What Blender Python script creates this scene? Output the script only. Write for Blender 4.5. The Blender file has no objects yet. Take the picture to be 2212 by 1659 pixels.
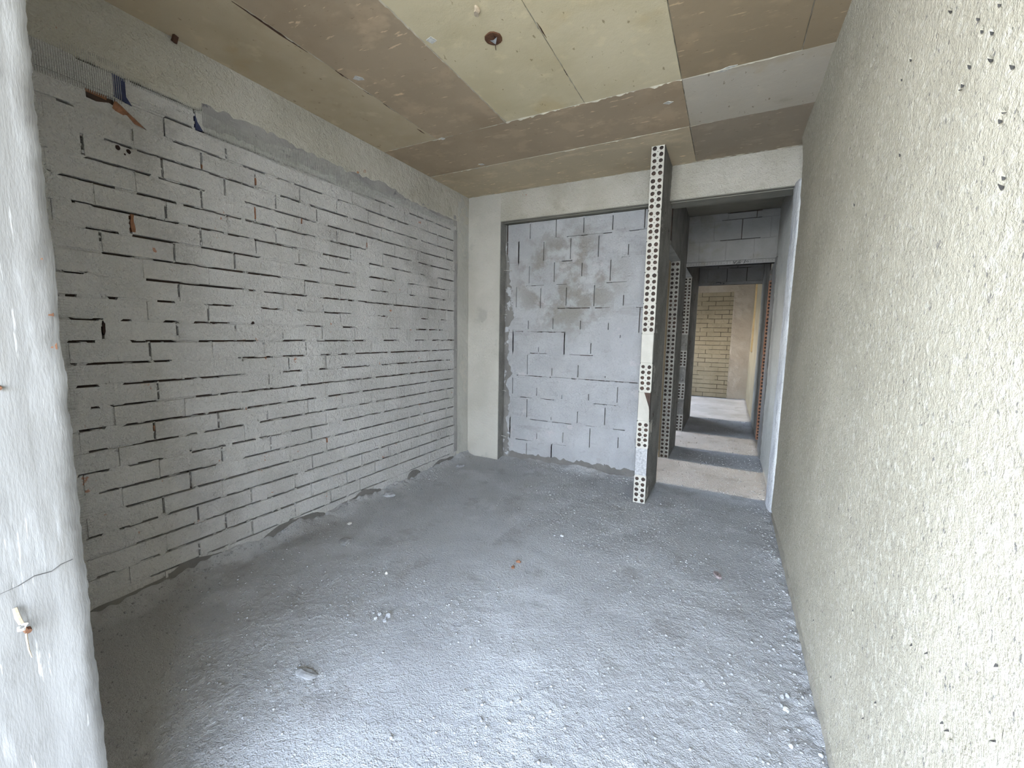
import bpy, bmesh, math, random
import numpy as np
from mathutils import Matrix, Vector

S = bpy.context.scene
COL = S.collection
random.seed(7)
RNG = np.random.default_rng(11)

# ------------------------------------------------------------------ camera
FPX, YAW, PITCH, ROLL, CZ = 902.74, -0.475034, -0.116088, 0.017688, 1.38455
fw = Vector((math.sin(YAW) * math.cos(PITCH), math.cos(YAW) * math.cos(PITCH), math.sin(PITCH)))
rt = Vector((math.cos(YAW), -math.sin(YAW), 0.0))
up = rt.cross(fw)
r2 = rt * math.cos(ROLL) + up * math.sin(ROLL)
u2 = -rt * math.sin(ROLL) + up * math.cos(ROLL)
cam_d = bpy.data.cameras.new('camera')
cam_d.sensor_width = 36.0
cam_d.lens = FPX / 2212.0 * 36.0
cam_d.clip_start = 0.02
cam_d.clip_end = 300
cam = bpy.data.objects.new('camera', cam_d)
COL.objects.link(cam)
m3 = Matrix((r2, u2, -fw)).transposed()
cam.matrix_world = Matrix.Translation((0, 0, CZ)) @ m3.to_4x4()
S.camera = cam

# ------------------------------------------------------------------ light
EXPOSURE = 3.65
SUN_STRENGTH, SUN_ELEV, SUN_SLOPE = 0.28, 28.0, -0.05
SKY_STRENGTH = 2.4
S.view_settings.view_transform = 'Standard'
S.view_settings.look = 'None'
S.view_settings.gamma = 1.0
S.view_settings.use_curve_mapping = False
S.view_settings.exposure = EXPOSURE

world = bpy.data.worlds.new('sky')
S.world = world
world.use_nodes = True
wt = world.node_tree
wt.nodes.clear()
wo = wt.nodes.new('ShaderNodeOutputWorld')
wb = wt.nodes.new('ShaderNodeBackground')
wtc = wt.nodes.new('ShaderNodeTexCoord')
wsx = wt.nodes.new('ShaderNodeSeparateXYZ')
wr = wt.nodes.new('ShaderNodeValToRGB')
wt.links.new(wtc.outputs['Generated'], wsx.inputs[0])
wt.links.new(wsx.outputs['Z'], wr.inputs[0])
e = wr.color_ramp.elements
e[0].position = 0.0
e[0].color = (0.94, 0.96, 0.98, 1)
e[1].position = 0.75
e[1].color = (0.36, 0.50, 0.80, 1)
k = wr.color_ramp.elements.new(0.22)
k.color = (0.66, 0.80, 1.0, 1)
wt.links.new(wr.outputs[0], wb.inputs[0])
wb.inputs[1].default_value = SKY_STRENGTH
wt.links.new(wb.outputs[0], wo.inputs[0])

sun_d = bpy.data.lights.new('sun', 'SUN')
sun_d.energy = SUN_STRENGTH
sun_d.color = (1.0, 0.80, 0.50)
sun_d.angle = math.radians(1.2)
sun = bpy.data.objects.new('sun', sun_d)
COL.objects.link(sun)
sd = Vector((1.0, SUN_SLOPE, -math.tan(math.radians(SUN_ELEV)))).normalized()
sun.rotation_euler = sd.to_track_quat('-Z', 'Y').to_euler()
sun.location = (-6, 2, 8)


# ------------------------------------------------------------------ helpers
def vn(x, y, seed=0):
    """smooth value noise, -1..1"""
    xi = np.floor(x).astype(np.int64); yi = np.floor(y).astype(np.int64)
    fx = x - xi; fy = y - yi
    fx = fx * fx * (3 - 2 * fx); fy = fy * fy * (3 - 2 * fy)
    def h(a, b):
        n = (a * 374761393 + b * 668265263 + seed * 974711 + 1013904223) & 0xFFFFFFFF
        n = ((n ^ (n >> 13)) * 1274126177) & 0xFFFFFFFF
        n = (n ^ (n >> 16)) & 0xFFFFFF
        return n / float(0x7FFFFF) - 1.0
    a = h(xi, yi); b = h(xi + 1, yi); c = h(xi, yi + 1); d = h(xi + 1, yi + 1)
    return (a * (1 - fx) + b * fx) * (1 - fy) + (c * (1 - fx) + d * fx) * fy


def fbm(x, y, seed=0, octv=4):
    s = 0; a = 1.0; t = 0
    for i in range(octv):
        s = s + a * vn(x * 2 ** i, y * 2 ** i, seed + i * 17); t += a; a *= 0.5
    return s / t


def nodes_mat(name):
    m = bpy.data.materials.new(name)
    m.use_nodes = True
    nt = m.node_tree
    b = nt.nodes['Principled BSDF']
    b.inputs['Specular IOR Level'].default_value = 0.25
    return m, nt, b


def noise_node(nt, vec, scale, detail=3.0, rough=0.55):
    n = nt.nodes.new('ShaderNodeTexNoise')
    n.inputs['Scale'].default_value = scale
    n.inputs['Detail'].default_value = detail
    n.inputs['Roughness'].default_value = rough
    nt.links.new(vec, n.inputs['Vector'])
    return n.outputs[0]


def ramp(nt, fac, p0, p1, v0=0.0, v1=1.0):
    r = nt.nodes.new('ShaderNodeMapRange')
    r.inputs['From Min'].default_value = p0
    r.inputs['From Max'].default_value = p1
    r.inputs['To Min'].default_value = v0
    r.inputs['To Max'].default_value = v1
    r.interpolation_type = 'SMOOTHSTEP'
    nt.links.new(fac, r.inputs['Value'])
    return r.outputs['Result']


def mix(nt, fac, a, b, mode='MIX'):
    n = nt.nodes.new('ShaderNodeMix')
    n.data_type = 'RGBA'
    n.blend_type = mode
    n.clamp_result = False
    for sock, v in ((n.inputs[0], fac), (n.inputs[6], a), (n.inputs[7], b)):
        if isinstance(v, (int, float)):
            sock.default_value = v
        elif isinstance(v, (tuple, list)):
            sock.default_value = (v[0], v[1], v[2], 1.0)
        else:
            nt.links.new(v, sock)
    return n.outputs[2]


BUMP = 0.9
ALB = 0.70


def surf(name, c1, c2, scale=2.5, layers=(), bumps=(), rough=0.95, objcol=False, stretch=(1, 1, 1), lo=0.35, hi=0.65, bstretch=None, full=False, spot=None):
    """Cement-like material: two tones mixed by noise, then layers of (colour, noise scale, threshold, softness, amount[, stretch]),
    and bumps of (noise scale, height in metres[, detail])."""
    m, nt, b = nodes_mat(name)
    geo = nt.nodes.new('ShaderNodeNewGeometry')

    def vec_for(st):
        if tuple(st) == (1, 1, 1):
            return geo.outputs['Position']
        mp = nt.nodes.new('ShaderNodeMapping')
        mp.inputs['Scale'].default_value = st
        nt.links.new(geo.outputs['Position'], mp.inputs['Vector'])
        return mp.outputs[0]
    a_ = 1.0 if (objcol or full) else ALB
    c1 = tuple(x * a_ for x in c1)
    c2 = tuple(x * a_ for x in c2)
    v = vec_for(stretch)
    col = mix(nt, ramp(nt, noise_node(nt, v, scale, 5.0), lo, hi), c1, c2)
    for L in layers:
        lc, ls, thr, soft, amt = L[:5]
        lc = tuple(x * a_ for x in lc)
        lv = vec_for(L[5]) if len(L) > 5 else v
        f = ramp(nt, noise_node(nt, lv, ls, 4.0, 0.6), thr, thr + soft, 0.0, amt)
        if spot is not None and L is layers[0]:
            vm = nt.nodes.new('ShaderNodeVectorMath')
            vm.operation = 'DISTANCE'
            vm.inputs[1].default_value = spot[0]
            nt.links.new(geo.outputs['Position'], vm.inputs[0])
            mm = nt.nodes.new('ShaderNodeMath')
            mm.operation = 'MULTIPLY'
            nt.links.new(ramp(nt, vm.outputs['Value'], spot[1] * 0.4, spot[1], 1.0, 0.12), mm.inputs[0])
            nt.links.new(f, mm.inputs[1])
            f = mm.outputs[0]
        col = mix(nt, f, col, lc)
    if objcol:
        oi = nt.nodes.new('ShaderNodeObjectInfo')
        col = mix(nt, 1.0, col, oi.outputs['Color'], 'MULTIPLY')
    nt.links.new(col, b.inputs['Base Color'])
    b.inputs['Roughness'].default_value = rough
    bv = vec_for(bstretch) if bstretch else geo.outputs['Position']
    prev = None
    for B in bumps:
        bn = nt.nodes.new('ShaderNodeBump')
        bn.inputs['Strength'].default_value = 1.0
        bn.inputs['Distance'].default_value = B[1] * BUMP
        nt.links.new(noise_node(nt, bv, B[0], B[2] if len(B) > 2 else 3.0, 0.6), bn.inputs['Height'])
        if prev is not None:
            nt.links.new(prev, bn.inputs['Normal'])
        prev = bn.outputs[0]
    if prev is not None:
        nt.links.new(prev, b.inputs['Normal'])
    return m


def plain(name, c, rough=0.8, metal=0.0):
    m, nt, b = nodes_mat(name)
    geo = nt.nodes.new('ShaderNodeNewGeometry')
    f = noise_node(nt, geo.outputs['Position'], 60.0)
    c = tuple(x * ALB for x in c)
    col = mix(nt, ramp(nt, f, 0.3, 0.7), tuple(x * 0.8 for x in c), tuple(min(1, x * 1.15) for x in c))
    nt.links.new(col, b.inputs['Base Color'])
    b.inputs['Roughness'].default_value = rough
    b.inputs['Metallic'].default_value = metal
    return m


def link(name, me, mat=None, parent=None, loc=None, kind=None, smooth=False):
    o = bpy.data.objects.new(name, me)
    COL.objects.link(o)
    if mat is not None and not me.materials:
        me.materials.append(mat)
    if parent is not None:
        o.parent = parent
    if loc is not None:
        o.location = loc
    if kind:
        o['kind'] = kind
    if smooth and len(me.polygons):
        me.polygons.foreach_set('use_smooth', np.ones(len(me.polygons), dtype=bool))
    return o


class MB:
    """collects vertices and faces for one mesh"""
    def __init__(self):
        self.v = []; self.f = []; self.mi = []

    def box(self, x0, x1, y0, y1, z0, z1, mi=0):
        n = len(self.v)
        self.v += [(x0, y0, z0), (x1, y0, z0), (x1, y1, z0), (x0, y1, z0), (x0, y0, z1), (x1, y0, z1), (x1, y1, z1), (x0, y1, z1)]
        self.f += [(n, n + 3, n + 2, n + 1), (n + 4, n + 5, n + 6, n + 7), (n, n + 1, n + 5, n + 4), (n + 1, n + 2, n + 6, n + 5), (n + 2, n + 3, n + 7, n + 6), (n + 3, n, n + 4, n + 7)]
        self.mi += [mi] * 6
        return self

    def tube(self, pts, r, n=6, mi=0):
        pts = [Vector(p) for p in pts]
        rings = []
        for i, p in enumerate(pts):
            d = (pts[min(i + 1, len(pts) - 1)] - pts[max(i - 1, 0)]).normalized()
            a = d.orthogonal().normalized(); b = d.cross(a)
            rr = r[i] if isinstance(r, (list, tuple)) else r
            ring = []
            for j in range(n):
                t = 2 * math.pi * j / n
                ring.append(len(self.v)); self.v.append(tuple(p + (a * math.cos(t) + b * math.sin(t)) * rr))
            rings.append(ring)
        for i in range(len(rings) - 1):
            for j in range(n):
                self.f.append((rings[i][j], rings[i][(j + 1) % n], rings[i + 1][(j + 1) % n], rings[i + 1][j])); self.mi.append(mi)
        self.f.append(tuple(reversed(rings[0]))); self.mi.append(mi)
        self.f.append(tuple(rings[-1])); self.mi.append(mi)
        return self

    def add(self, vs, fs, mi=0):
        n = len(self.v)
        self.v += [tuple(p) for p in vs]
        self.f += [tuple(n + i for i in f) for f in fs]
        self.mi += [mi] * len(fs)
        return self

    def mesh(self, name, mats=()):
        me = bpy.data.meshes.new(name)
        me.from_pydata(self.v, [], self.f)
        for m in mats:
            me.materials.append(m)
        if len(mats) > 1:
            me.polygons.foreach_set('material_index', self.mi)
        me.update()
        return me

    def obj(self, name, mat=None, parent=None, kind=None, smooth=False, loc=None):
        mats = mat if isinstance(mat, (list, tuple)) else ([mat] if mat else [])
        return link(name, self.mesh(name, mats), None, parent, loc, kind, smooth)


def grid_mesh(name, P):
    """P: array (nu, nv, 3) of points -> mesh"""
    nu, nv = P.shape[:2]
    me = bpy.data.meshes.new(name)
    idx = np.arange(nu * nv).reshape(nu, nv)
    q = np.stack([idx[:-1, :-1], idx[1:, :-1], idx[1:, 1:], idx[:-1, 1:]], -1).reshape(-1, 4)
    me.vertices.add(nu * nv)
    me.vertices.foreach_set('co', P.reshape(-1).astype(np.float32))
    me.loops.add(q.size)
    me.loops.foreach_set('vertex_index', q.reshape(-1).astype(np.int32))
    me.polygons.add(len(q))
    me.polygons.foreach_set('loop_start', np.arange(0, q.size, 4, dtype=np.int32))
    me.polygons.foreach_set('use_smooth', np.ones(len(q), dtype=bool))
    me.update(calc_edges=True)
    return me


def soft_box_mesh(name, sx, sy, sz, bev, jag=0.0, seed=0):
    """a box of the given size centred on the origin, edges bevelled, corners a little uneven"""
    rnd = random.Random(seed)
    bm = bmesh.new()
    bmesh.ops.create_cube(bm, size=1.0)
    for v in bm.verts:
        v.co = Vector((v.co.x * sx, v.co.y * sy, v.co.z * sz)) + Vector((rnd.uniform(-jag, jag) for _ in range(3)))
    bmesh.ops.bevel(bm, geom=list(bm.edges), offset=bev, segments=1, affect='EDGES', clamp_overlap=True)
    me = bpy.data.meshes.new(name)
    bm.to_mesh(me); bm.free()
    return me


def hollow_brick_mesh(name, w, h, dep, mats, seed=0, ncol=2, nrow=5, cut_bottom=0.0, plugged=()):
    """end of a hollow brick: face in the XZ plane at y=0 looking to -Y, origin bottom centre, two columns of five round holes with small
    diamond holes between them. mats: shell, dark inside."""
    rnd = random.Random(seed)
    mb = MB()
    cw, chh = w / ncol, h / nrow
    chop = 0.0038
    for i in range(ncol):
        for j in range(nrow):
            x0, x1 = -w / 2 + i * cw, -w / 2 + (i + 1) * cw
            z0, z1 = j * chh, (j + 1) * chh
            cx, cz = (x0 + x1) / 2 + rnd.uniform(-.0015, .0015), (z0 + z1) / 2 + rnd.uniform(-.0015, .0015)
            out = []
            for (ax, az, ca, cb) in ((x0, z0, i > 0 and j > 0, 0), (x1, z0, i < ncol - 1 and j > 0, 1), (x1, z1, i < ncol - 1 and j < nrow - 1, 2), (x0, z1, i > 0 and j < nrow - 1, 3)):
                c = chop if ca else 0.0
                sx = 1 if ax == x0 else -1; sz = 1 if az == z0 else -1
                pa, pb = (ax + sx * c, az), (ax, az + sz * c)
                out += [pb, pa] if cb in (0, 2) else [pa, pb]
                mids = [((x0 + x1) / 2, z0), (x1, (z0 + z1) / 2), ((x0 + x1) / 2, z1), (x0, (z0 + z1) / 2)]
                out.append(mids[cb])
            r = min(cw, chh) * rnd.uniform(0.33, 0.375)
            inner = []
            for (ox, oz) in out:
                a = math.atan2(oz - cz, ox - cx)
                rr = r * rnd.uniform(0.9, 1.06)
                inner.append((cx + rr * math.cos(a), cz + rr * math.sin(a)))
            n = len(out)
            vs = [(p[0], 0, p[1]) for p in out] + [(p[0], rnd.uniform(0, .001), p[1]) for p in inner] + [(p[0], dep * .9, p[1]) for p in inner]
            fs = []
            for t in range(n):
                u = (t + 1) % n
                fs.append((t, u, n + u, n + t))
            mb.add(vs, fs, 0)
            b0 = len(mb.v) - 3 * n
            for t in range(n):
                u = (t + 1) % n
                mb.f.append((b0 + n + t, b0 + n + u, b0 + 2 * n + u, b0 + 2 * n + t)); mb.mi.append(1)
            mb.f.append(tuple(b0 + 2 * n + t for t in range(n))); mb.mi.append(1)
    # dark backs of the small diamond holes
    for i in range(1, ncol):
        for j in range(1, nrow):
            x, z = -w / 2 + i * cw, j * chh
            c = chop
            vs = [(x - c, 0, z), (x, 0, z - c), (x + c, 0, z), (x, 0, z + c), (x - c, .03, z), (x, .03, z - c), (x + c, .03, z), (x, .03, z + c)]
            mb.add(vs, [(0, 1, 5, 4), (1, 2, 6, 5), (2, 3, 7, 6), (3, 0, 4, 7), (4, 5, 6, 7)], 1)
    # shell
    mb.add([(-w / 2, 0, 0), (w / 2, 0, 0), (w / 2, dep, 0), (-w / 2, dep, 0), (-w / 2, 0, h), (w / 2, 0, h), (w / 2, dep, h), (-w / 2, dep, h)],
           [(0, 3, 2, 1), (4, 5, 6, 7), (1, 2, 6, 5), (3, 0, 4, 7), (2, 3, 7, 6)], 0)
    return mb.mesh(name, mats)


def stone_mesh(name, seed, sx, sy, sz, mat, sub=2, rough=0.22):
    rnd = random.Random(seed)
    bm = bmesh.new()
    bmesh.ops.create_icosphere(bm, subdivisions=sub, radius=1.0)
    ph = [rnd.uniform(0, 6.28) for _ in range(6)]
    for v in bm.verts:
        c = v.co
        k = 1 + rough * (math.sin(3.1 * c.x + ph[0]) * math.cos(2.7 * c.y + ph[1]) + 0.6 * math.sin(5.3 * c.z + ph[2] + 2 * c.x)) + rnd.uniform(-.06, .06)
        v.co = Vector((c.x * k * sx, c.y * k * sy, max(c.z * k, -0.45) * sz))
    me = bpy.data.meshes.new(name)
    bm.to_mesh(me); bm.free()
    me.materials.append(mat)
    return me


def thing(o, label, cat, group=None):
    o['label'] = label
    o['category'] = cat
    if group:
        o['group'] = group
    return o


def empty(name, loc, label, cat, group=None):
    o = bpy.data.objects.new(name, None)
    COL.objects.link(o)
    o.location = loc
    o.empty_display_size = 0.05
    return thing(o, label, cat, group)

# ------------------------------------------------------------------ materials
ORANGE = (0.50, 0.20, 0.09)
M_LEFT = surf('grey_slurry', (0.61, 0.595, 0.56), (0.70, 0.685, 0.655), 3.0,
              layers=[((0.36, 0.34, 0.31), 1.1, 0.56, 0.14, 0.5), ((0.60, 0.59, 0.57), 9.0, 0.60, 0.1, 0.5), (ORANGE, 11.0, 0.69, 0.03, 0.75), ((0.74, 0.72, 0.67), 70.0, 0.54, 0.1, 0.5), ((0.42, 0.40, 0.37), 60.0, 0.61, 0.08, 0.4)],
              bumps=[(36.0, 0.014, 3.0), (95.0, 0.008, 2.0)])
M_BEAM = surf('cream_slurry', (0.58, 0.545, 0.455), (0.67, 0.635, 0.545), 2.6,
              layers=[((0.42, 0.38, 0.29), 3.2, 0.60, 0.12, 0.45), (ORANGE, 9.0, 0.70, 0.03, 0.8)],
              bumps=[(32.0, 0.014, 3.0), (110.0, 0.006, 2.0)])
M_BLOCK = surf('blue_grey_slurry', (0.51, 0.515, 0.52), (0.59, 0.595, 0.60), 2.2,
               layers=[((0.33, 0.31, 0.275), 4.2, 0.44, 0.16, 0.85), ((0.40, 0.395, 0.385), 14.0, 0.62, 0.06, 0.35), ((0.40, 0.395, 0.385), 5.0, 0.60, 0.08, 0.45, (.4, 1, 2.2)), ((0.70, 0.66, 0.66), 5.0, 0.62, 0.08, 0.5), (ORANGE, 10.0, 0.735, 0.03, 0.6)],
               bumps=[(60.0, 0.008, 3.0), (160.0, 0.004, 2.0)], spot=((-1.5, 4.09, 1.95), 0.75))
M_COLUMN = surf('pale_column_slurry', (0.62, 0.59, 0.515), (0.71, 0.68, 0.605), 2.0,
                layers=[((0.45, 0.43, 0.39), 2.8, 0.60, 0.1, 0.5), (ORANGE, 8.0, 0.73, 0.03, 0.6)],
                bumps=[(45.0, 0.009, 3.0)])
M_JOINT = surf('dark_joint', (0.07, 0.055, 0.048), (0.12, 0.08, 0.062), 9.0, bumps=[(60.0, 0.002)])
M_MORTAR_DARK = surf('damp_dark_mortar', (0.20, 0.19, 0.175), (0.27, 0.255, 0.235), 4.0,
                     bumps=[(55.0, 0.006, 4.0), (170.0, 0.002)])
M_MESHBED = surf('mesh_bed_mortar', (0.36, 0.35, 0.34), (0.46, 0.445, 0.42), 5.0, layers=[((0.13, 0.12, 0.15), 16.0, 0.62, 0.08, 0.7)], bumps=[(60.0, 0.005)])
M_SOFFIT = surf('soffit_concrete', (0.27, 0.26, 0.22), (0.34, 0.32, 0.27), 3.0, bumps=[(30.0, 0.003)])
M_ROUGH = surf('rough_grey_render', (0.25, 0.24, 0.22), (0.34, 0.33, 0.30), 5.0,
               layers=[((0.52, 0.50, 0.46), 90.0, 0.60, 0.08, 0.7)], bumps=[(70.0, 0.009, 3.0), (180.0, 0.003)])
M_RIGHT = surf('thick_spatter_render', (0.56, 0.515, 0.405), (0.635, 0.585, 0.465), 2.0,
               layers=[((0.49, 0.45, 0.36), 0.9, 0.50, 0.2, 0.55), ((0.69, 0.65, 0.54), 14.0, 0.58, 0.12, 0.5), ((0.24, 0.225, 0.21), 62.0, 0.635, 0.03, 0.9, (1, 1.25, .8)), ((0.38, 0.355, 0.30), 110.0, 0.59, 0.06, 0.6), ((0.80, 0.77, 0.66), 42.0, 0.55, 0.08, 0.55), ((0.47, 0.44, 0.36), 48.0, 0.58, 0.08, 0.5, (1, 1.1, .9)), (ORANGE, 6.0, 0.775, 0.02, 0.4)],  # dark specks and pale clumps paint pit shade and relief into the colour
               bumps=[(75.0, 0.0052, 4.0), (190.0, 0.003, 2.0)])
M_CORR = surf('corridor_render', (0.58, 0.565, 0.51), (0.66, 0.645, 0.585), 2.0,
              layers=[((0.40, 0.39, 0.36), 1.4, 0.52, 0.15, 0.5)], bumps=[(75.0, 0.005, 3.0)])
M_EDGE = surf('skylit_corner_plaster', (0.80, 0.81, 0.82), (0.90, 0.91, 0.92), 4.0, layers=[((0.48, 0.50, 0.55), 5.0, 0.52, 0.1, 0.6, (6, 6, .8)), ((0.55, 0.55, 0.55), 40.0, 0.58, 0.08, 0.5)], bumps=[(50.0, 0.009)])
M_CEIL = surf('shuttered_concrete', (0.93, 0.92, 0.90), (1.0, 1.0, 1.0), 1.6,
              layers=[((0.74, 0.71, 0.62), 0.9, 0.48, 0.2, 0.55), ((0.80, 0.66, 0.42), 1.7, 0.60, 0.1, 0.35),
                      ((0.45, 0.40, 0.33), 34.0, 0.665, 0.03, 0.8, (1, .5, 1)), ((1.2, 1.18, 1.12), 7.0, 0.56, 0.14, 0.4), ((0.55, 0.50, 0.42), 4.0, 0.60, 0.15, 0.3)],
              objcol=True, bumps=[(22.0, 0.0016, 4.0), (160.0, 0.0006)])
M_CEIL_BROWN = surf('film_faced_concrete', (0.90, 0.90, 0.90), (1.0, 1.0, 1.0), 2.0,
                    layers=[((0.72, 0.66, 0.60), 1.1, 0.50, 0.2, 0.5), ((1.35, 1.3, 1.25), 5.0, 0.55, 0.12, 0.35), ((1.9, 1.8, 1.7), 18.0, 0.645, 0.04, 0.8, (.45, 2.6, 1)), ((1.6, 1.55, 1.5), 3.2, 0.57, 0.14, 0.36, (1, 1.8, 1)), ((0.6, 0.55, 0.5), 26.0, 0.66, 0.04, 0.7, (1, 2, 1))],
                    objcol=True, bumps=[(25.0, 0.0012, 4.0)], rough=0.7)
M_SEAM = surf('seam_fin', (0.50, 0.45, 0.35), (0.62, 0.56, 0.44), 12.0, bumps=[(120.0, 0.002)])
M_FLOOR = surf('dusty_screed', (0.57, 0.57, 0.57), (0.645, 0.645, 0.645), 1.6,
               layers=[((0.73, 0.735, 0.745), 1.9, 0.50, 0.14, 0.75), ((0.44, 0.42, 0.395), 0.9, 0.55, 0.16, 0.6), ((0.43, 0.415, 0.395), 3.4, 0.56, 0.10, 0.55), ((0.74, 0.74, 0.74), 40.0, 0.62, 0.08, 0.5), ((0.24, 0.22, 0.20), 95.0, 0.64, 0.06, 0.7), ((0.76, 0.76, 0.76), 130.0, 0.60, 0.06, 0.6)],
               bumps=[(75.0, 0.010, 4.0), (200.0, 0.006, 2.0)])
M_CONC = surf('board_marked_concrete', (0.235, 0.227, 0.21), (0.30, 0.292, 0.275), 5.0, stretch=(3.0, 3.0, 0.35),
              layers=[((0.155, 0.14, 0.112), 2.2, 0.54, 0.12, 0.6), ((0.165, 0.158, 0.143), 5.0, 0.53, 0.12, 0.7, (2, 2, .7)), ((0.37, 0.365, 0.35), 9.0, 0.55, 0.1, 0.7), ((0.5, 0.49, 0.47), 22.0, 0.64, 0.04, 0.7, (4, 4, .3)), ((0.30, 0.27, 0.24), 40.0, 0.74, 0.02, 0.7)],
              bumps=[(14.0, 0.0012, 6.0), (120.0, 0.0008)], bstretch=(2.4, 2.4, 0.45))
M_BRICK_PALE = surf('slurried_brick', (0.66, 0.63, 0.55), (0.74, 0.71, 0.63), 8.0, layers=[(ORANGE, 6.0, 0.66, 0.06, 0.85)], bumps=[(120.0, 0.002)])
M_BRICK_GREY = surf('grey_slurried_brick', (0.46, 0.44, 0.39), (0.55, 0.53, 0.47), 8.0, layers=[(ORANGE, 6.0, 0.68, 0.06, 0.7)], bumps=[(120.0, 0.002)])
M_BRICK_RED = surf('terracotta_brick', (0.46, 0.22, 0.13), (0.56, 0.30, 0.19), 8.0, layers=[((0.55, 0.50, 0.45), 9.0, 0.58, 0.08, 0.7)], bumps=[(120.0, 0.002)])
M_HOLE_SHADE = plain('brick_hole_shade', (0.035, 0.018, 0.014), 0.9)  # near-black colour paints the depth shade inside hollow bricks
M_TERRA = plain('broken_terracotta', (0.34, 0.165, 0.095), 0.9)
M_BLUE = plain('blue_plastic_film', (0.05, 0.06, 0.13), 0.6)
M_MESH = plain('glass_fibre_thread', (0.52, 0.51, 0.47), 0.8)
M_FARWALL = surf('ochre_slurry', (0.32, 0.255, 0.16), (0.37, 0.30, 0.195), 3.0, layers=[((0.27, 0.21, 0.135), 1.4, 0.55, 0.12, 0.5)], bumps=[(45.0, 0.006)])
M_FARCOL = surf('far_column_slurry', (0.42, 0.34, 0.255), (0.48, 0.40, 0.31), 2.0, layers=[((0.36, 0.285, 0.215), 3.0, 0.56, 0.12, 0.5)], bumps=[(30.0, 0.008)])
M_REVEAL = surf('golden_reveal', (0.66, 0.46, 0.22), (0.74, 0.54, 0.28), 6.0, bumps=[(60.0, 0.004)])
M_RUST = plain('rusty_steel', (0.16, 0.075, 0.04), 0.85)
M_METAL = plain('bright_tin', (0.72, 0.74, 0.76), 0.3, 0.7)
M_WOOD = plain('dark_wood', (0.10, 0.05, 0.03), 0.85)
M_STRAW = plain('pale_wire', (0.62, 0.50, 0.36), 0.7)
M_WHITE = plain('white_plaster_scrap', (0.78, 0.76, 0.70), 0.9)
M_STONE = plain('pale_stone', (0.58, 0.58, 0.58), 0.9)
M_STONE_G = plain('grey_stone', (0.46, 0.46, 0.46), 0.9)
M_CHIP = plain('mauve_brick_chip', (0.42, 0.34, 0.33), 0.9)
M_OUT = surf('sunlit_terrace', (0.50, 0.44, 0.34), (0.58, 0.51, 0.40), 1.0, bumps=[(20.0, 0.004)], full=True)
M_CREVICE_SHADE = plain('crevice_shade', (0.09, 0.085, 0.08), 0.95)  # near-black colour paints the shade inside pits and cracks
M_INK = plain('black_scribble', (0.02, 0.02, 0.02), 0.9)

XL, XR, XC = -2.609, 0.396, -0.534
CZ = 1.38455
YB, YI = 3.97, 4.09         # beam and column face, block infill face
HC = 2.85


# ------------------------------------------------------------------ floor
def floor_h(x, y):
    x = np.asarray(x, float); y = np.asarray(y, float)
    h = 0.010 * fbm(x * 1.3 + 3, y * 1.3, 5, 4) + 0.0030 * fbm(x * 9, y * 9, 21, 3)
    rough = np.clip(fbm(x * 0.9 + 9, y * 0.9, 31, 3) * 2.2 + 0.45, 0.12, 1)
    h = h + rough * 0.0014 * vn(x * 55, y * 55, 41)
    h = h + rough * np.clip(vn(x * 80, y * 80, 47) - 0.3, 0, 1) * 0.0045
    room = (y < 4.1)
    # dirt banked up against the walls
    dl = np.clip(1 - (x - XL) / (0.16 + 0.05 * vn(y * 4, y * 0, 61)), 0, 1)
    h = h + np.where(room, dl ** 2 * (0.045 + 0.025 * vn(y * 5, y * 0 + 3, 63) + 0.012 * vn(x * 30, y * 30, 64)), 0)
    db = np.clip(1 - (YI - y) / 0.17, 0, 1)
    h = h + np.where(room & (x < -0.62), db ** 2 * (0.035 + 0.02 * vn(x * 6, x * 0 + 5, 65) + 0.010 * vn(x * 30, y * 30, 66)), 0)
    dr = np.clip(1 - (XR - x) / (0.17 + 0.05 * vn(y * 3, y * 0, 67)), 0, 1)
    h = h + np.where(x < XR + 0.01, dr ** 1.5 * (0.010 + 0.008 * vn(x * 28, y * 28, 68)), 0)
    return h - 0.004


def grid_floor(x0, x1, y0, y1, step):
    nx = int((x1 - x0) / step) + 1; ny = int((y1 - y0) / step) + 1
    X, Y = np.meshgrid(np.linspace(x0, x1, nx), np.linspace(y0, y1, ny), indexing='ij')
    return np.stack([X, Y, floor_h(X, Y)], -1)


def join_grids(name, Ps):
    V = []; Q = []; off = 0
    for P in Ps:
        nu, nv = P.shape[:2]
        idx = np.arange(nu * nv).reshape(nu, nv) + off
        Q.append(np.stack([idx[:-1, :-1], idx[1:, :-1], idx[1:, 1:], idx[:-1, 1:]], -1).reshape(-1, 4))
        V.append(P.reshape(-1, 3)); off += nu * nv
    V = np.concatenate(V); q = np.concatenate(Q)
    me = bpy.data.meshes.new(name)
    me.vertices.add(len(V))
    me.vertices.foreach_set('co', V.reshape(-1).astype(np.float32))
    me.loops.add(q.size)
    me.loops.foreach_set('vertex_index', q.reshape(-1).astype(np.int32))
    me.polygons.add(len(q))
    me.polygons.foreach_set('loop_start', np.arange(0, q.size, 4, dtype=np.int32))
    me.polygons.foreach_set('use_smooth', np.ones(len(q), dtype=bool))
    me.update(calc_edges=True)
    return me


floor = link('floor', join_grids('floor', [grid_floor(-2.66, 0.45, 0.30, 4.12, 0.0075), grid_floor(-2.9, 2.2, 4.12, 11.2, 0.03), grid_floor(-2.9, 0.45, -0.2, 0.30, 0.04)]), M_FLOOR, kind='structure')


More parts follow.
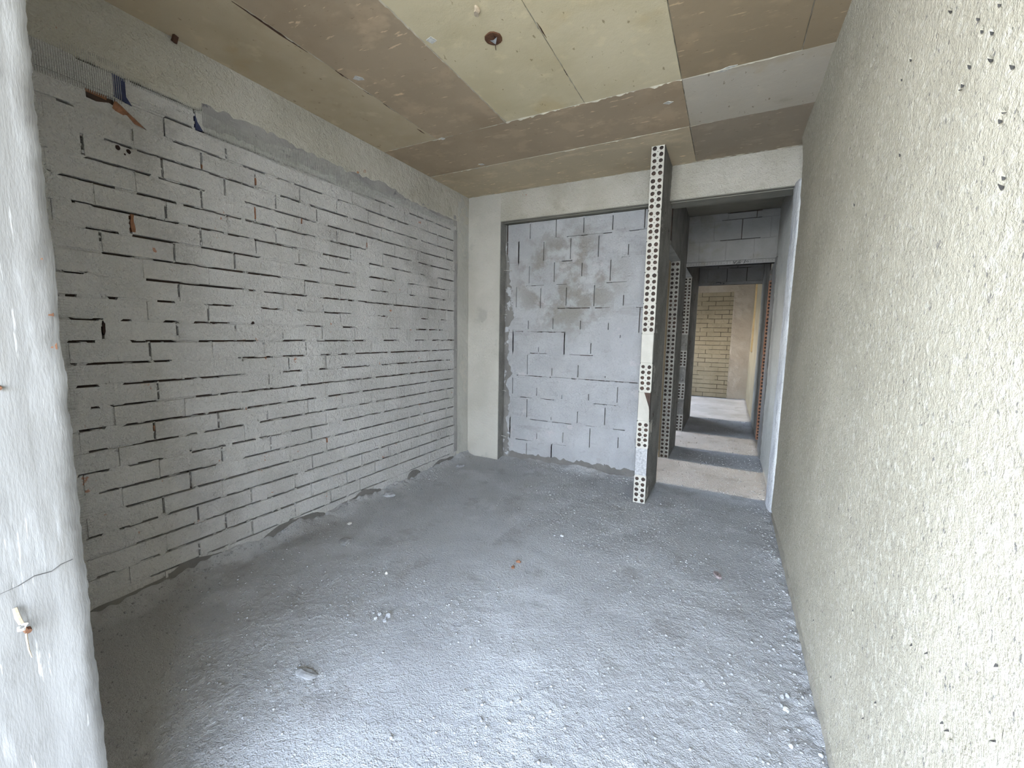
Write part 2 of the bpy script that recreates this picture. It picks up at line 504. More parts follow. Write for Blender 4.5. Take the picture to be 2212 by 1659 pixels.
def scatter_stones(name, n, zone, smin, smax, mat, seed, parent=None):
    """many tiny stones as one mesh; zone(rng, n) -> x, y"""
    rng = np.random.default_rng(seed)
    bm = bmesh.new(); bmesh.ops.create_icosphere(bm, subdivisions=1, radius=1.0)
    bv = np.array([v.co[:] for v in bm.verts]); bf = np.array([[v.index for v in f.verts] for f in bm.faces]); bm.free()
    x, y = zone(rng, n)
    n = len(x)
    s = smin + (smax - smin) * rng.random(n) ** 3
    st = rng.uniform(0.6, 1.3, (n, 1, 3)); st[:, :, 2] *= 0.75
    v = bv[None] * st * (1 + rng.uniform(-.25, .25, (n, len(bv), 1))) * s[:, None, None]
    a = rng.uniform(0, 6.28, n)
    vx = v[:, :, 0] * np.cos(a)[:, None] - v[:, :, 1] * np.sin(a)[:, None]
    vy = v[:, :, 0] * np.sin(a)[:, None] + v[:, :, 1] * np.cos(a)[:, None]
    V = np.stack([vx + x[:, None], vy + y[:, None], v[:, :, 2] + (floor_h(x, y) + s * 0.3)[:, None]], -1).reshape(-1, 3)
    F = (bf[None] + (np.arange(n) * len(bv))[:, None, None]).reshape(-1, 3)
    me = bpy.data.meshes.new(name)
    me.vertices.add(len(V)); me.vertices.foreach_set('co', V.reshape(-1).astype(np.float32))
    me.loops.add(F.size); me.loops.foreach_set('vertex_index', F.reshape(-1).astype(np.int32))
    me.polygons.add(len(F)); me.polygons.foreach_set('loop_start', np.arange(0, F.size, 3, dtype=np.int32))
    me.update(calc_edges=True)
    return link(name, me, mat, parent, kind='stuff')


def zone_room(rng, n):
    x = rng.uniform(-2.55, 0.39, n * 2); y = rng.uniform(0.5, 4.05, n * 2)
    keep = rng.random(n * 2) < np.clip(fbm(x * 0.9 + 9, y * 0.9, 31, 3) * 2.2 + 0.5, 0.06, 1)
    ok = ~((x > -0.65) & (x < -0.52) & (y > 3.5))
    return x[keep & ok][:n], y[keep & ok][:n]


def zone_edges(rng, n):
    t = rng.random(n)
    d = rng.exponential(0.07, n) + 0.01
    y = np.where(t < 0.45, rng.uniform(0.8, 4.0, n), np.where(t < 0.7, 4.06 - d, rng.uniform(1.2, 3.9, n)))
    x = np.where(t < 0.45, XL + d, np.where(t < 0.7, rng.uniform(-2.4, -0.7, n), XR - d - 0.01))
    ok = y < 4.06
    return x[ok], y[ok]


M_GRAVEL = plain('floor_grit', (0.50, 0.50, 0.50), 0.95)
g1 = scatter_stones('grit', 5200, zone_room, 0.0016, 0.0068, M_GRAVEL, 3, floor)
def zone_corridor(rng, n):
    y = 4.12 + 3.9 * rng.random(n) ** 1.5
    return rng.uniform(-.53, .41, n), y


g3 = scatter_stones('grit', 2600, zone_corridor, 0.002, 0.008, M_GRAVEL, 6, floor)
g2 = scatter_stones('grit', 1500, zone_edges, 0.002, 0.009, M_GRAVEL, 4, floor)

# ------------------------------------------------------------------ ceiling of shuttered concrete
ceil_mb = MB()
ceil_mb.box(-2.95, 2.2, -2.3, 11.3, 2.862, 3.06)  # unseen overhang past the opening, lengthened to cut sky on the near floor
ceiling = ceil_mb.obj('ceiling', M_SOFFIT, kind='structure')
CREAM, BROWN, TAN, GREY, DARK = (0.60, 0.515, 0.35), (0.385, 0.295, 0.20), (0.50, 0.41, 0.285), (0.50, 0.445, 0.365), (0.33, 0.25, 0.16)
panels = [  # x0, x1, y0, y1, colour, film faced, drop
    (-2.75, -2.075, -2.25, 2.712, TAN, 0, 0.000), (-2.075, -1.478, -2.25, 2.712, BROWN, 1, 0.002), (-1.478, -0.914, -2.25, 2.712, CREAM, 0, -.0005),
    (-0.914, -0.342, -2.25, 2.712, CREAM, 0, 0.0008), (-0.342, 0.228, -2.25, 2.712, DARK, 1, 0.001), (0.228, 0.45, -2.25, 2.712, DARK, 1, 0.003),
    (-2.75, -0.342, 2.712, 3.305, BROWN, 1, 0.0005), (-0.342, 0.45, 2.712, 3.305, GREY, 0, 0.002),
    (-2.75, -0.345, 3.305, 3.985, TAN, 1, 0.002), (-0.345, 0.45, 3.305, 3.985, (0.32, 0.26, 0.195), 1, 0.0005)]
for i, (x0, x1, y0, y1, c, film, dr) in enumerate(panels):
    me = soft_box_mesh('ceiling_panel', x1 - x0 - 0.004, y1 - y0 - 0.004, 0.02, 0.0015, 0, i)
    o = link('ceiling_panel', me, M_CEIL_BROWN if film else M_CEIL, ceiling, ((x0 + x1) / 2, (y0 + y1) / 2, HC + 0.01 - dr))
    o.color = (*c, 1)


def seam_ribbon(mb, p, q, w, h, seed):
    """uneven fin of cement squeezed through a shutter joint, hanging under z=HC"""
    p = np.array(p); q = np.array(q); L = np.linalg.norm(q - p); n = max(4, int(L / 0.012))
    t = np.linspace(0, 1, n); d = (q - p) / L; nrm = np.array([-d[1], d[0]])
    s = np.arange(n) * 0.31
    hh = h * np.clip(0.55 + 0.9 * vn(s, s * 0, seed) + 0.5 * vn(s * 3, s * 0, seed + 3), 0.02, 2)
    ww = w * np.clip(0.8 + 0.7 * vn(s * 1.3, s * 0, seed + 5), 0.15, 2)
    off = 0.0022 * vn(s * 0.7, s * 0, seed + 9)
    for i in range(n):
        c = p + d * L * t[i] + nrm * off[i]
        a = c - nrm * ww[i]; b = c + nrm * ww[i]
        mb.v += [(a[0], a[1], HC + .003), (c[0], c[1], HC - hh[i]), (b[0], b[1], HC + .003)]
        if i:
            k0 = len(mb.v) - 6
            mb.f += [(k0, k0 + 1, k0 + 4, k0 + 3), (k0 + 1, k0 + 2, k0 + 5, k0 + 4)]; mb.mi += [0, 0]


sm = MB()
for s_, (p, q, w, h) in enumerate([((-2.075, .3), (-2.075, 2.71), .003, .004), ((-1.478, .3), (-1.478, 2.71), .0045, .006), ((-.914, .3), (-.914, 2.71), .0035, .005),
                                   ((-.342, .3), (-.342, 2.71), .0025, .003), ((.228, 2.35), (.228, 2.71), .002, .004), ((-2.6, 2.712), (-1.478, 2.712), .0035, .005), ((-1.478, 2.712), (-.342, 2.712), .006, .009), ((-.342, 2.712), (.39, 2.712), .004, .005),
                                   ((-2.6, 3.305), (-.342, 3.305), .004, .006), ((-.342, 3.305), (.39, 3.305), .003, .003), ((-.342, 2.712), (-.342, 3.97), .004, .006), ((-2.6, 3.955), (.39, 3.955), .01, .006)]):
    seam_ribbon(sm, p, q, w, h, 100 + s_ * 7)
sm.obj('seam', M_SEAM, ceiling, kind='stuff')
# dark slivers painting the shade of open cracks along the shutter joints
cr = MB()
for (x, y0, y1, w) in [(-2.083, 1.24, 1.62, .0085), (-2.075, 1.79, 1.88, .006), (-2.078, 1.98, 2.07, .005), (-2.078, 2.16, 2.27, .004), (-2.10, 2.52, 2.60, .004), (-0.906, 1.95, 2.07, .0032), (-0.915, 2.34, 2.41, .002)]:
    mz = HC - .0022
    cr.add([(x - w * .2, y0, mz), (x + w, (y0 * .6 + y1 * .4), mz), (x + w * .2, y1, mz), (x - w, (y0 * .4 + y1 * .6), mz), (x - w * .2, y0, mz + .01), (x + w, (y0 * .6 + y1 * .4), mz + .01), (x + w * .2, y1, mz + .01), (x - w, (y0 * .4 + y1 * .6), mz + .01)],
           [(3, 2, 1, 0), (0, 1, 5, 4), (1, 2, 6, 5), (2, 3, 7, 6), (3, 0, 4, 7)])
cr.obj('crack_shade', M_WOOD, ceiling, kind='stuff')

# ------------------------------------------------------------------ left wall: slurried bricks laid flat
wl = MB()
wl.box(XL - 0.20, XL - 0.030, 0.20, 4.2, -0.05, 2.86)
wall_left = wl.obj('wall_left', M_JOINT, kind='structure')
OPEN_H={0:[(0.97,1.68),(1.75,2.7),(3.0,3.63)],1:[(0.77,0.84),(0.94,1.03),(1.05,1.8),(1.81,3.72)],2:[(0.93,1.2),(1.25,1.8),(1.82,2.4),(2.42,3.63)],3:[(0.75,0.81),(0.86,1.34),(1.36,2.23),(2.27,3.72)],4:[(0.9,1.35),(1.36,2.35),(2.37,3.72)],5:[(0.81,1.33),(1.48,2.38),(2.39,3.72)],6:[(0.74,0.85),(0.92,1.08),(1.2,1.56),(1.58,1.74),(1.79,2.1),(2.23,3.63)],7:[(0.79,0.86),(0.94,1.23),(1.27,1.49),(1.58,2.05),(2.06,2.21),(2.4,2.53),(2.57,3.72)],8:[(0.75,0.85),(0.92,1.49),(1.51,2.02),(2.11,2.4),(2.42,3.72)],9:[(0.8,0.85),(0.87,1.06),(1.24,1.35),(1.37,2.53),(2.58,3.7)],10:[(0.76,0.85),(0.93,1.49),(1.76,1.91),(2.03,2.11),(2.23,2.52),(2.64,3.63)],11:[(0.76,0.78),(0.81,1.14),(1.48,1.7),(1.76,1.94),(2.05,2.15),(2.2,2.3),(2.38,3.72)],12:[(0.76,0.86),(0.97,1.17),(1.27,1.6),(1.77,1.94),(2.02,2.48),(2.67,2.87),(3.07,3.24),(3.33,3.72)],13:[(0.76,0.88),(0.95,0.99),(1.12,1.19),(1.26,1.45),(1.95,2.08),(2.26,2.37),(2.5,2.53),(2.75,2.89),(3.1,3.52)],14:[(0.76,0.8),(0.9,0.95),(1.1,1.17),(1.31,1.47),(1.63,1.77),(1.88,1.93),(2.09,2.35),(2.62,2.73),(3.17,3.28),(3.47,3.58)],15:[(0.76,0.83),(1.06,1.62),(1.65,1.96),(2.06,3.72)],16:[(0.9,1.03),(1.09,1.79),(1.94,2.07),(2.2,2.4),(2.54,2.75),(3.01,3.1),(3.29,3.58)],17:[(0.85,0.97),(1.02,1.22),(1.32,1.65),(1.87,1.98),(2.06,2.35),(2.53,2.82),(2.99,3.15),(3.29,3.58)],18:[(0.81,1.92),(2.1,2.36),(2.53,2.72),(2.79,3.04),(3.16,3.24),(3.43,3.72)],19:[(0.78,0.97),(1.05,1.23),(1.25,2.06),(2.16,2.51),(2.69,3.05),(3.13,3.72)],20:[(0.87,1.12),(1.14,1.36),(1.57,1.75),(1.76,2.06),(2.15,2.95),(3.18,3.69)],21:[(0.94,1.05),(1.07,1.63),(1.8,1.94),(2.01,2.33),(2.37,3.72)],22:[(0.79,0.85),(1.22,1.47),(1.57,1.72),(1.78,1.87),(1.89,2.12),(2.23,2.35),(2.51,3.02),(3.21,3.72)],23:[(1.18,1.31),(1.33,1.92),(2.05,2.22),(2.38,2.83),(3.02,3.65)],24:[(0.86,0.96),(1.04,1.18),(1.19,1.36)]}
OPEN_V={0:[(1.202,0,0.83),(1.504,0.01,0.89),(1.506,0.01,0.89),(1.801,0.06,0.9),(2.098,0.05,1)],1:[(1.351,0.05,0.96),(2.25,0.18,1),(2.548,0.08,1)],2:[(1.208,0.08,0.93),(1.507,0.07,1),(1.51,0.07,1),(1.81,0.03,0.99),(2.406,0.11,1),(2.707,0.2,1),(3.013,0.05,0.64),(3.306,0.14,0.9)],3:[(1.051,0.1,0.93),(1.949,0.05,1)],4:[(1.184,0.0,0.97),(2.075,0.12,1)],5:[(1.353,0.14,0.94),(1.65,0.07,0.96),(1.651,0.07,0.51),(1.952,0.13,1)],6:[(1.194,0,0.24),(2.38,0.14,0.54)],7:[(1.038,0.03,0.96),(1.345,0.07,0.97),(1.635,0.09,0.65),(1.636,0.05,0.65),(1.931,0.39,1),(2.229,0.34,1)],9:[(1.067,0.01,0.91),(1.659,0.22,1.0)],10:[(1.502,0.82,1),(1.802,0.15,0.89),(2.094,0.15,1)],11:[(1.047,0.21,0.96),(1.635,0.77,0.95),(1.635,0.77,0.96),(1.934,0.35,0.94),(3.143,0.3,1),(3.434,0.31,1)],12:[(0.873,0.09,0.83),(1.173,0.27,0.96),(1.47,0.55,0.91),(1.767,0.11,0.59),(2.07,0.11,0.99),(2.369,0.2,1),(2.67,0.21,0.53)],13:[(1.328,0.1,0.79),(2.235,0.4,0.99)],14:[(1.193,0.24,0.92),(2.083,0.17,0.6)],15:[(1.942,0.12,0.95),(2.241,0.12,0.76)],16:[(0.895,0.5,0.92),(1.186,0.1,1),(1.488,0.09,1),(2.682,0.51,1),(2.984,0.13,1),(3.288,0.23,1),(3.595,0.32,1)],17:[(1.011,0.03,0.94),(1.316,0.09,0.94),(1.611,0.17,1),(1.618,0.18,0.91),(1.909,0.07,0.68),(3.417,0.37,1)],18:[(1.161,0.08,0.97),(1.457,0.65,0.97),(1.751,0.05,0.89),(2.345,0.06,0.98),(3.552,0.37,1)],19:[(1.332,0.03,0.91),(1.332,0.03,0.94),(1.625,0.04,0.91),(2.223,0.0,0.87),(2.511,0.09,0.84),(2.822,0.09,1),(3.125,0.16,1)],20:[(0.863,0.04,0.89),(1.159,0.07,0.98),(1.456,0.06,0.6),(1.457,0.09,0.94),(1.76,0.07,0.74),(2.058,0.01,0.88)],21:[(0.968,0.03,0.89),(1.046,0.34,0.9),(1.344,0,0.94),(1.635,0.06,0.6),(1.636,0.1,0.79),(1.932,0.05,0.84),(2.23,0.01,0.96),(2.53,0.1,0.95)],22:[(1.18,0.03,0.99),(1.474,0.01,0.55),(2.662,0,0.96),(2.954,0,0.98)],23:[(1.324,0,0.97)]}
ZC = [0.092 + 0.1025 * i for i in range(25)]
OFF_ODD, OFF_EVEN = 0.150, -0.008
brick_vars = [soft_box_mesh('brick', 0.05, 0.2905, 0.0908, 0.0014, 0.0006, i) for i in range(5)]
half_cache = {}
for me in brick_vars:
    me.materials.append(M_LEFT)
mort = MB()
nb = 0
Y0, Y1 = 0.62, 3.745
joints = {}
for kx in range(-1, 24):
    base = OFF_EVEN if kx % 2 == 0 else OFF_ODD
    js = [base + 0.298 * n for n in range(1, 14)]
    js = [j for j in js if Y0 + 0.03 < j < Y1 - 0.03]
    obs = OPEN_V.get(kx, [])
    js = [min([o[0] for o in obs if abs(o[0] - j) < 0.07], key=lambda a: abs(a - j), default=j + random.uniform(-.006, .006)) for j in js]
    joints[kx] = js
    ed = [Y0] + js + [Y1]
    zc = ZC[0] + 0.1025 * kx + 0.05125
    for a, b in zip(ed[:-1], ed[1:]):
        L = b - a - 0.0100
        if abs(L - 0.2905) < 0.02:
            me = random.choice(brick_vars); sc = L / 0.2905
        else:
            key = round(L, 2)
            if key not in half_cache:
                hm = soft_box_mesh('brick', 0.05, key, 0.0908, 0.0014, 0.0006, 50 + len(half_cache)); hm.materials.append(M_LEFT); half_cache[key] = hm
            me = half_cache[key]; sc = L / key
        if kx == 21 and 1.0 < (a + b) / 2 < 1.12:
            continue
        if kx == 22 and 0.85 < (a + b) / 2 < 1.18:
            continue
        if kx == 20 and 0.86 < (a + b) / 2 < 0.95:
            pass
        o = link('brick', me, None, wall_left, (XL - 0.025 + random.uniform(-.0007, .0007), (a + b) / 2, zc + random.uniform(-.0008, .0008)))
        o.scale = (1, sc, 1)
        if kx == -1:
            o.location.x -= 0.004
        nb += 1


def jagged_fill(mb, y0, y1, z0, z1, seed, vert=False):
    """mortar pressed into a joint, ends ragged, face nearly flush"""
    xf = XL + (0.0010 if random.random() < 0.3 else -0.003 - 0.007 * random.random()); xb = XL - 0.032
    if y1 - y0 < 0.004 or z1 - z0 < 0.003:
        return
    if vert:
        j = lambda: random.uniform(-.004, .004)
        v = [(y0, z0 + j()), (y1, z0 + j()), (y1, z1 + j()), (y0, z1 + j())]
    else:
        j = lambda: random.uniform(-.012, .012)
        v = [(y0 + j(), z0), (y1 + j(), z0), (y1 + j(), z1), (y0 + j(), z1)]
    mb.add([(xf, a, b) for a, b in v] + [(xb, a, b) for a, b in v], [(0, 1, 2, 3), (1, 0, 4, 5), (2, 1, 5, 6), (3, 2, 6, 7), (0, 3, 7, 4)])


for i in range(25):
    z = ZC[0] + 0.1025 * i
    gap = 0.0062
    op = sorted(OPEN_H.get(i, []))
    cl = []
    cur = Y0
    for a, b in op:
        # long open joints are bridged here and there by drips of slurry
        if a > cur:
            cl.append((cur, a))
        t = a + random.uniform(.15, .5)
        while t < b - 0.05:
            w = random.choice([.006, .01, .02, .035])
            cl.append((t, t + w)); t += random.uniform(.12, .6)
        cur = max(cur, b)
    if cur < Y1:
        cl.append((cur, Y1))
    for a, b in cl:
        n = max(1, int((b - a) / 0.3))
        for s in range(n):
            jagged_fill(mort, a + (b - a) * s / n - .008, a + (b - a) * (s + 1) / n + .008 if s < n - 1 else b, z - gap, z + gap, i)
    # narrow the open joints unevenly from above
    for a, b in op:
        t = a
        while t < b:
            w = random.uniform(.012, .07)
            if random.random() < 0.8:
                d = random.uniform(.001, .0065) * random.choice((.5, 1, 1))
                if random.random() < .5:
                    jagged_fill(mort, t, min(t + w, b), z + gap - d, z + gap, i)
                else:
                    jagged_fill(mort, t, min(t + w, b), z - gap, z - gap + d, i)
            t += w
for kx, js in joints.items():
    for j in js:
        z0 = ZC[0] + 0.1025 * kx + .003; hgt = 0.0965
        ob = [o for o in OPEN_V.get(kx, []) if abs(o[0] - j) < 0.03]
        if ob:
            lo, hi = min(o[1] for o in ob), max(o[2] for o in ob)
            jagged_fill(mort, j - .0054, j + .0054, z0, z0 + hgt * lo, kx, True)
            jagged_fill(mort, j - .0054, j + .0054, z0 + hgt * hi, z0 + hgt, kx, True)
            for _ in range(2):
                if random.random() < .6:
                    c = z0 + hgt * random.uniform(lo, hi)
                    jagged_fill(mort, j - .0048, j + random.uniform(-.002, .0048), c, c + .012, kx, True)
        else:
            jagged_fill(mort, j - .0054, j + .0054, z0, z0 + hgt, kx, True)
mort.obj('mortar', M_LEFT, wall_left, kind='stuff')

# broken brick and the scraps of blue film near the top of the left wall
zb = ZC[0] + 0.1025 * 22
bb = MB()


def wedge(mb, poly, x0, x1, mi=0):
    n = len(poly)
    mb.add([(x0, a, b) for a, b in poly] + [(x1, a, b) for a, b in poly], [tuple(range(n))] + [(i, n + i, n + (i + 1) % n, (i + 1) % n) for i in range(n)], mi)


wedge(bb, [(0.86, 2.352), (1.165, 2.348), (1.10, 2.372), (1.03, 2.402), (0.975, 2.420), (0.93, 2.405), (0.88, 2.41)], XL - 0.016, XL - 0.05)
bb.obj('broken_brick', M_LEFT, wall_left)
bb = MB()
bb.add([(XL - .003, .992, 2.437), (XL - .004, 1.045, 2.4045), (XL - .006, 1.106, 2.357), (XL - .016, 1.066, 2.366), (XL - .020, 1.02, 2.380), (XL - .014, .985, 2.402), (XL - .012, 1.03, 2.396), (XL - .022, 1.035, 2.389)],
       [(0, 5, 6), (0, 6, 1), (1, 6, 7), (1, 7, 3), (1, 3, 2), (6, 5, 4), (6, 4, 7), (7, 4, 3)])
bb.add([(XL - .004, .875, 2.450), (XL - .006, .966, 2.446), (XL - .018, .968, 2.428), (XL - .020, .895, 2.434), (XL - .010, .92, 2.443)], [(0, 3, 4), (3, 2, 4), (2, 1, 4), (1, 0, 4)])
o = bb.obj('broken_brick', M_TERRA, wall_left)
o['label'] = 'bare terracotta edge of a broken brick'
bb = MB()
wedge(bb, [(0.996, 2.437), (1.112, 2.352), (1.178, 2.352), (1.178, 2.441), (0.996, 2.441)], XL - 0.002, XL - 0.05)
bb.obj('broken_brick', M_LEFT, wall_left)
bb = MB()
wedge(bb, [(0.90, 2.253), (1.05, 2.253), (1.05, 2.344), (0.975, 2.344), (0.93, 2.32), (0.90, 2.344)], XL - 0.010, XL - 0.05)
wedge(bb, [(1.05, 2.26), (1.058, 2.26), (1.058, 2.34), (1.05, 2.34)], XL - 0.012, XL - 0.05)
bb.obj('broken_brick', M_LEFT, wall_left)
bb = MB()
for (y0, y1, z0, z1) in ((1.010, 1.030, 1.850, 1.934), (1.617, 1.628, 2.060, 2.128), (2.505, 2.514, 2.060, 2.095), (1.339, 1.347, 2.255, 2.275), (1.630, 1.642, 2.262, 2.30), (1.935, 1.942, 2.105, 2.14), (1.640, 1.648, 1.205, 1.222), (1.035, 1.041, .86, .89), (2.075, 2.083, .566, .60), (1.50, 1.508, .90, .915)):
    n = 5
    ring = [(y0 + random.uniform(0, .3) * (y1 - y0), z0 + (z1 - z0) * t / n) for t in range(n + 1)] + [(y1 - random.uniform(0, .3) * (y1 - y0), z1 - (z1 - z0) * t / n) for t in range(n + 1)]
    wedge(bb, ring, XL + .0014, XL - .02)
bb.obj('red_chip', M_TERRA, wall_left, kind='stuff')
bb = MB()
for (yc, zc_, ry, rz) in ((.988, 2.226, .010, .012), (1.026, 2.224, .010, .011), (1.012, 2.205, .004, .005), (.878, 1.385, .006, .035), (1.575, 1.432, .009, .010)):
    ring = [(yc + ry * math.cos(t * .6283) * random.uniform(.75, 1.15), zc_ + rz * math.sin(t * .6283) * random.uniform(.75, 1.15)) for t in range(10)]
    wedge(bb, ring, XL + .0014, XL - .02)
bb.obj('hole_shade', M_HOLE_SHADE, wall_left, kind='stuff')  # dark blobs on the brick face paint the shade of openings
bf = MB()
wedge(bf, [(0.99, 2.452), (1.055, 2.438), (1.035, 2.47), (1.035, 2.545), (0.99, 2.55)], XL + 0.0016, XL - 0.03)
wedge(bf, [(1.325, 2.445), (1.36, 2.452), (1.335, 2.49), (1.325, 2.53)], XL + 0.0016, XL - 0.03)
o = bf.obj('blue_film', M_BLUE, wall_left)
o['label'] = 'dark blue film showing through the joint'

# glass-fibre mesh bridging bricks and beam, bricks and columns
n = 320
yy = np.linspace(1.36, 3.75, n)
lo = np.where(yy < 2.35, 2.452, np.where(yy < 2.9, 2.50, 2.47)) + .006 * vn(yy * 22, yy * 0, 31)
P = np.zeros((n, 5, 3))
for j in range(5):
    P[:, j, 1] = yy; P[:, j, 2] = lo + (2.63 - lo) * j / 4
    P[:, j, 0] = XL + (-.002, .0012, .0014, .0012, -.001)[j] + .0008 * vn(yy * 40, yy * 0 + j * 9, 33)
link('mortar_strip', grid_mesh('mortar_strip', P), M_MESHBED, wall_left)
zz = np.linspace(0.1, 2.46, 200)
P = np.zeros((200, 5, 3))
for j in range(5):
    P[:, j, 2] = zz; P[:, j, 1] = 3.69 + .012 * vn(zz * 14, zz * 0, 35) + (.07 - .012 * vn(zz * 14, zz * 0, 35)) * j / 4
    P[:, j, 0] = XL + (-.002, .0012, .0014, .0012, -.001)[j] + .0006 * vn(zz * 40, zz * 0 + j * 9, 37)
link('mortar_strip', grid_mesh('mortar_strip', P), M_MESHBED, wall_left)
fm = MB()
for i in range(int((3.70 - 0.70) / 0.0075)):
    y = 0.70 + i * 0.0075
    if y < 1.02:
        z0, z1 = 2.43, 2.60
    elif y < 1.36:
        z0, z1 = 2.535, 2.575
    else:
        z0, z1 = 2.435 + 0.006 * math.sin(y * 9), 2.555 + 0.045 * math.sin(y * 5.1) * math.sin(y * 1.7 + 1)
    if y > 2.6:
        z0 = 2.49
    fm.box(XL, XL + 0.0034, y, y + 0.0018, z0, z1)
for z in (2.452, 2.475, 2.50, 2.525, 2.548, 2.572):
    fm.box(XL - .0006, XL + 0.001, 1.36, 2.9, z, z + 0.0014)
for i in range(int(1.9 / 0.012)):
    z = 0.15 + i * 0.012
    if 0.35 < z < 0.62 or 0.95 < z < 1.6:
        fm.box(XL, XL + 0.0016, 0.70, 0.765 + 0.012 * math.sin(i * 1.7), z, z + 0.0016)
for i in range(int(2.2 / 0.011)):
    z = 0.2 + i * 0.011
    fm.box(XL, XL + 0.0016, 3.70, 3.755, z, z + 0.0014)
for y in (3.71, 3.725, 3.74):
    fm.box(XL - .0006, XL + 0.001, y, y + .0014, 0.2, 2.4)
fm.obj('fibre_mesh', M_MESH, wall_left, kind='stuff')

# concrete beam above the left wall, rough faced
def rough_face(ax, val, u0, u1, v0, v1, step, amp, seed, sign, freq=26):
    nu = int((u1 - u0) / step) + 1; nv = int((v1 - v0) / step) + 1
    U, V = np.meshgrid(np.linspace(u0, u1, nu), np.linspace(v0, v1, nv), indexing='ij')
    D = amp * (fbm(U * freq, V * freq, seed, 3) * .8 + fbm(U * 3, V * 3, seed + 4, 3) * .7)
    edge = np.minimum(np.minimum(U - u0, u1 - U), np.minimum(V - v0, v1 - V))
    D = D * np.clip(edge / 0.02, 0, 1)
    W = val + sign * D
    if ax == 0:
        return np.stack([W, U, V], -1)
    return np.stack([U, W, V], -1)


def beam_coat():
    P = rough_face(0, XL + 0.004, 0.55, 3.99, 2.548, 2.858, 0.010, 0.006, 71, 1, 20)
    y = P[:, 0, 1]
    low = 2.552 + np.where((y > 1.36) & (y < 3.3), 0.030 + 0.028 * vn(y * 6, y * 0, 77) + 0.014 * vn(y * 25, y * 0, 79), 0.004 * vn(y * 25, y * 0, 79))
    t = (P[:, :, 2] - 2.548) / 0.31
    P[:, :, 2] = low[:, None] + (2.858 - low[:, None]) * t
    P[:, 0, 0] = XL - .002
    return P


b = MB(); b.box(XL - 0.20, XL + 0.0004, 0.30, 4.0, 2.562, 2.862)
beam_left = b.obj('beam_left', M_BEAM, kind='structure')
link('render_coat', join_grids('render_coat', [beam_coat()]), M_BEAM, beam_left)

# ------------------------------------------------------------------ back: column, beam, block infill
b = MB()
b.box(XL - 0.2, -2.211, YB, 4.22, -0.05, 2.862)
b.box(XL - 0.2, XL, 3.765, YB, -0.05, 2.862)
column_back = b.obj('column_back', M_COLUMN, kind='structure')
link('render_coat', join_grids('render_coat', [rough_face(0, XL + 0.003, 3.762, 3.97, 0.0, 2.84, 0.010, 0.007, 75, 1)]), M_CORR, column_back)
b = MB()
b.box(-2.211, -2.205, YB + .004, YI + .05, 0, 2.565)
b.obj('render_coat', M_ROUGH, column_back)
for (y, z, L) in ((4.05, 2.074, .10), (4.05, 1.610, .06), (4.05, 0.777, .055), (4.05, 0.262, .065)):
    r = MB(); r.tube([(-2.215, y, z), (-2.205 + L * .5, y - .006, z - .002), (-2.205 + L, y - .012, z - .008)], .0045, 6)
    r.obj('rebar_stub', M_MESH, column_back)
b = MB(); b.box(-2.211, 0.45, YB, 4.22, 2.566, 2.862)
beam_back = b.obj('beam_back', M_BEAM, kind='structure')
b = MB()
b.box(-2.212, 0.43, YB + .006, 4.215, 2.560, 2.566)
b.box(-2.212, 0.43, YB + .050, YB + .062, 2.555, 2.560)
b.obj('soffit', M_SOFFIT, beam_back)

b = MB(); b.box(-2.4, XC - .05, YI + 0.03, YI + 0.055, -0.05, 2.60)
wall_back = b.obj('wall_back', M_JOINT, kind='structure')
RZ = [-0.02, 0.235, 0.475, 0.712, 0.950, 1.196, 1.424, 1.667, 1.906, 2.138, 2.374, 2.556]
RJ = [  # bottom row first: (x, open from, open to)
    [(-1.91, .1, .9), (-1.615, 0, .0), (-1.327, .1, .5), (-1.035, .0, .5)],
    [(-2.12, 0, 0), (-1.79, .1, .4), (-1.489, .1, .6), (-1.199, .05, .95), (-.91, .2, .7)],
    [(-1.915, .05, .95), (-1.629, .05, .2), (-1.339, .05, .6), (-1.053, .1, .9)],
    [(-2.096, .1, .9), (-1.803, .1, .5), (-1.515, .05, .25), (-1.227, .1, .4), (-.938, .1, .8)],
    [(-1.921, .05, .95), (-1.635, .05, .4), (-1.349, .05, .6), (-1.066, .1, .2)],
    [(-2.10, 0, 0), (-1.794, .05, .3), (-1.506, 0, 0), (-1.224, .05, .55), (-.937, .8, .95)],
    [(-1.921, .1, .5), (-1.638, .1, .6), (-1.341, .1, .5), (-1.057, .1, .4), (-.764, .0, 1.)],
    [(-2.069, .05, 1.), (-1.785, .0, .9), (-1.502, .1, .9), (-1.21, .05, .95), (-.923, .05, .5)],
    [(-1.922, .1, .9), (-1.639, .1, 1.), (-1.346, .3, .9), (-1.06, .05, .95)],
    [(-2.051, .0, .0), (-1.763, .05, .9), (-1.471, .05, .95), (-1.186, .05, .95), (-.898, .05, .5)],
    [(-1.921, .05, .95), (-1.632, .0, 1.), (-1.343, .1, .95), (-1.057, .1, .9), (-.762, .05, 1.)]]
OPEN_R = {1: [(-2.04, -1.85), (-1.6, -1.45)], 2: [(-1.9, -1.4), (-1.25, -1.15), (-.98, -.85)], 3: [(-1.98, -1.86), (-1.75, -1.6), (-1.15, -.95)], 4: [(-2.03, -1.7), (-1.64, -.75)], 5: [(-1.9, -1.7), (-1.45, -1.2)],
          6: [(-2.1, -1.98), (-1.9, -1.5)], 7: [(-1.58, -1.25), (-1.18, -1.05), (-.8, -.72)], 8: [(-1.95, -1.75), (-1.62, -1.5), (-1.1, -.9)], 9: [(-1.55, -1.45), (-.95, -.88)], 10: [(-1.66, -1.6), (-1.5, -1.06), (-.9, -.75)]}
bm_ = MB()
bl_cache = {}
XA, XB = -2.185, -0.636
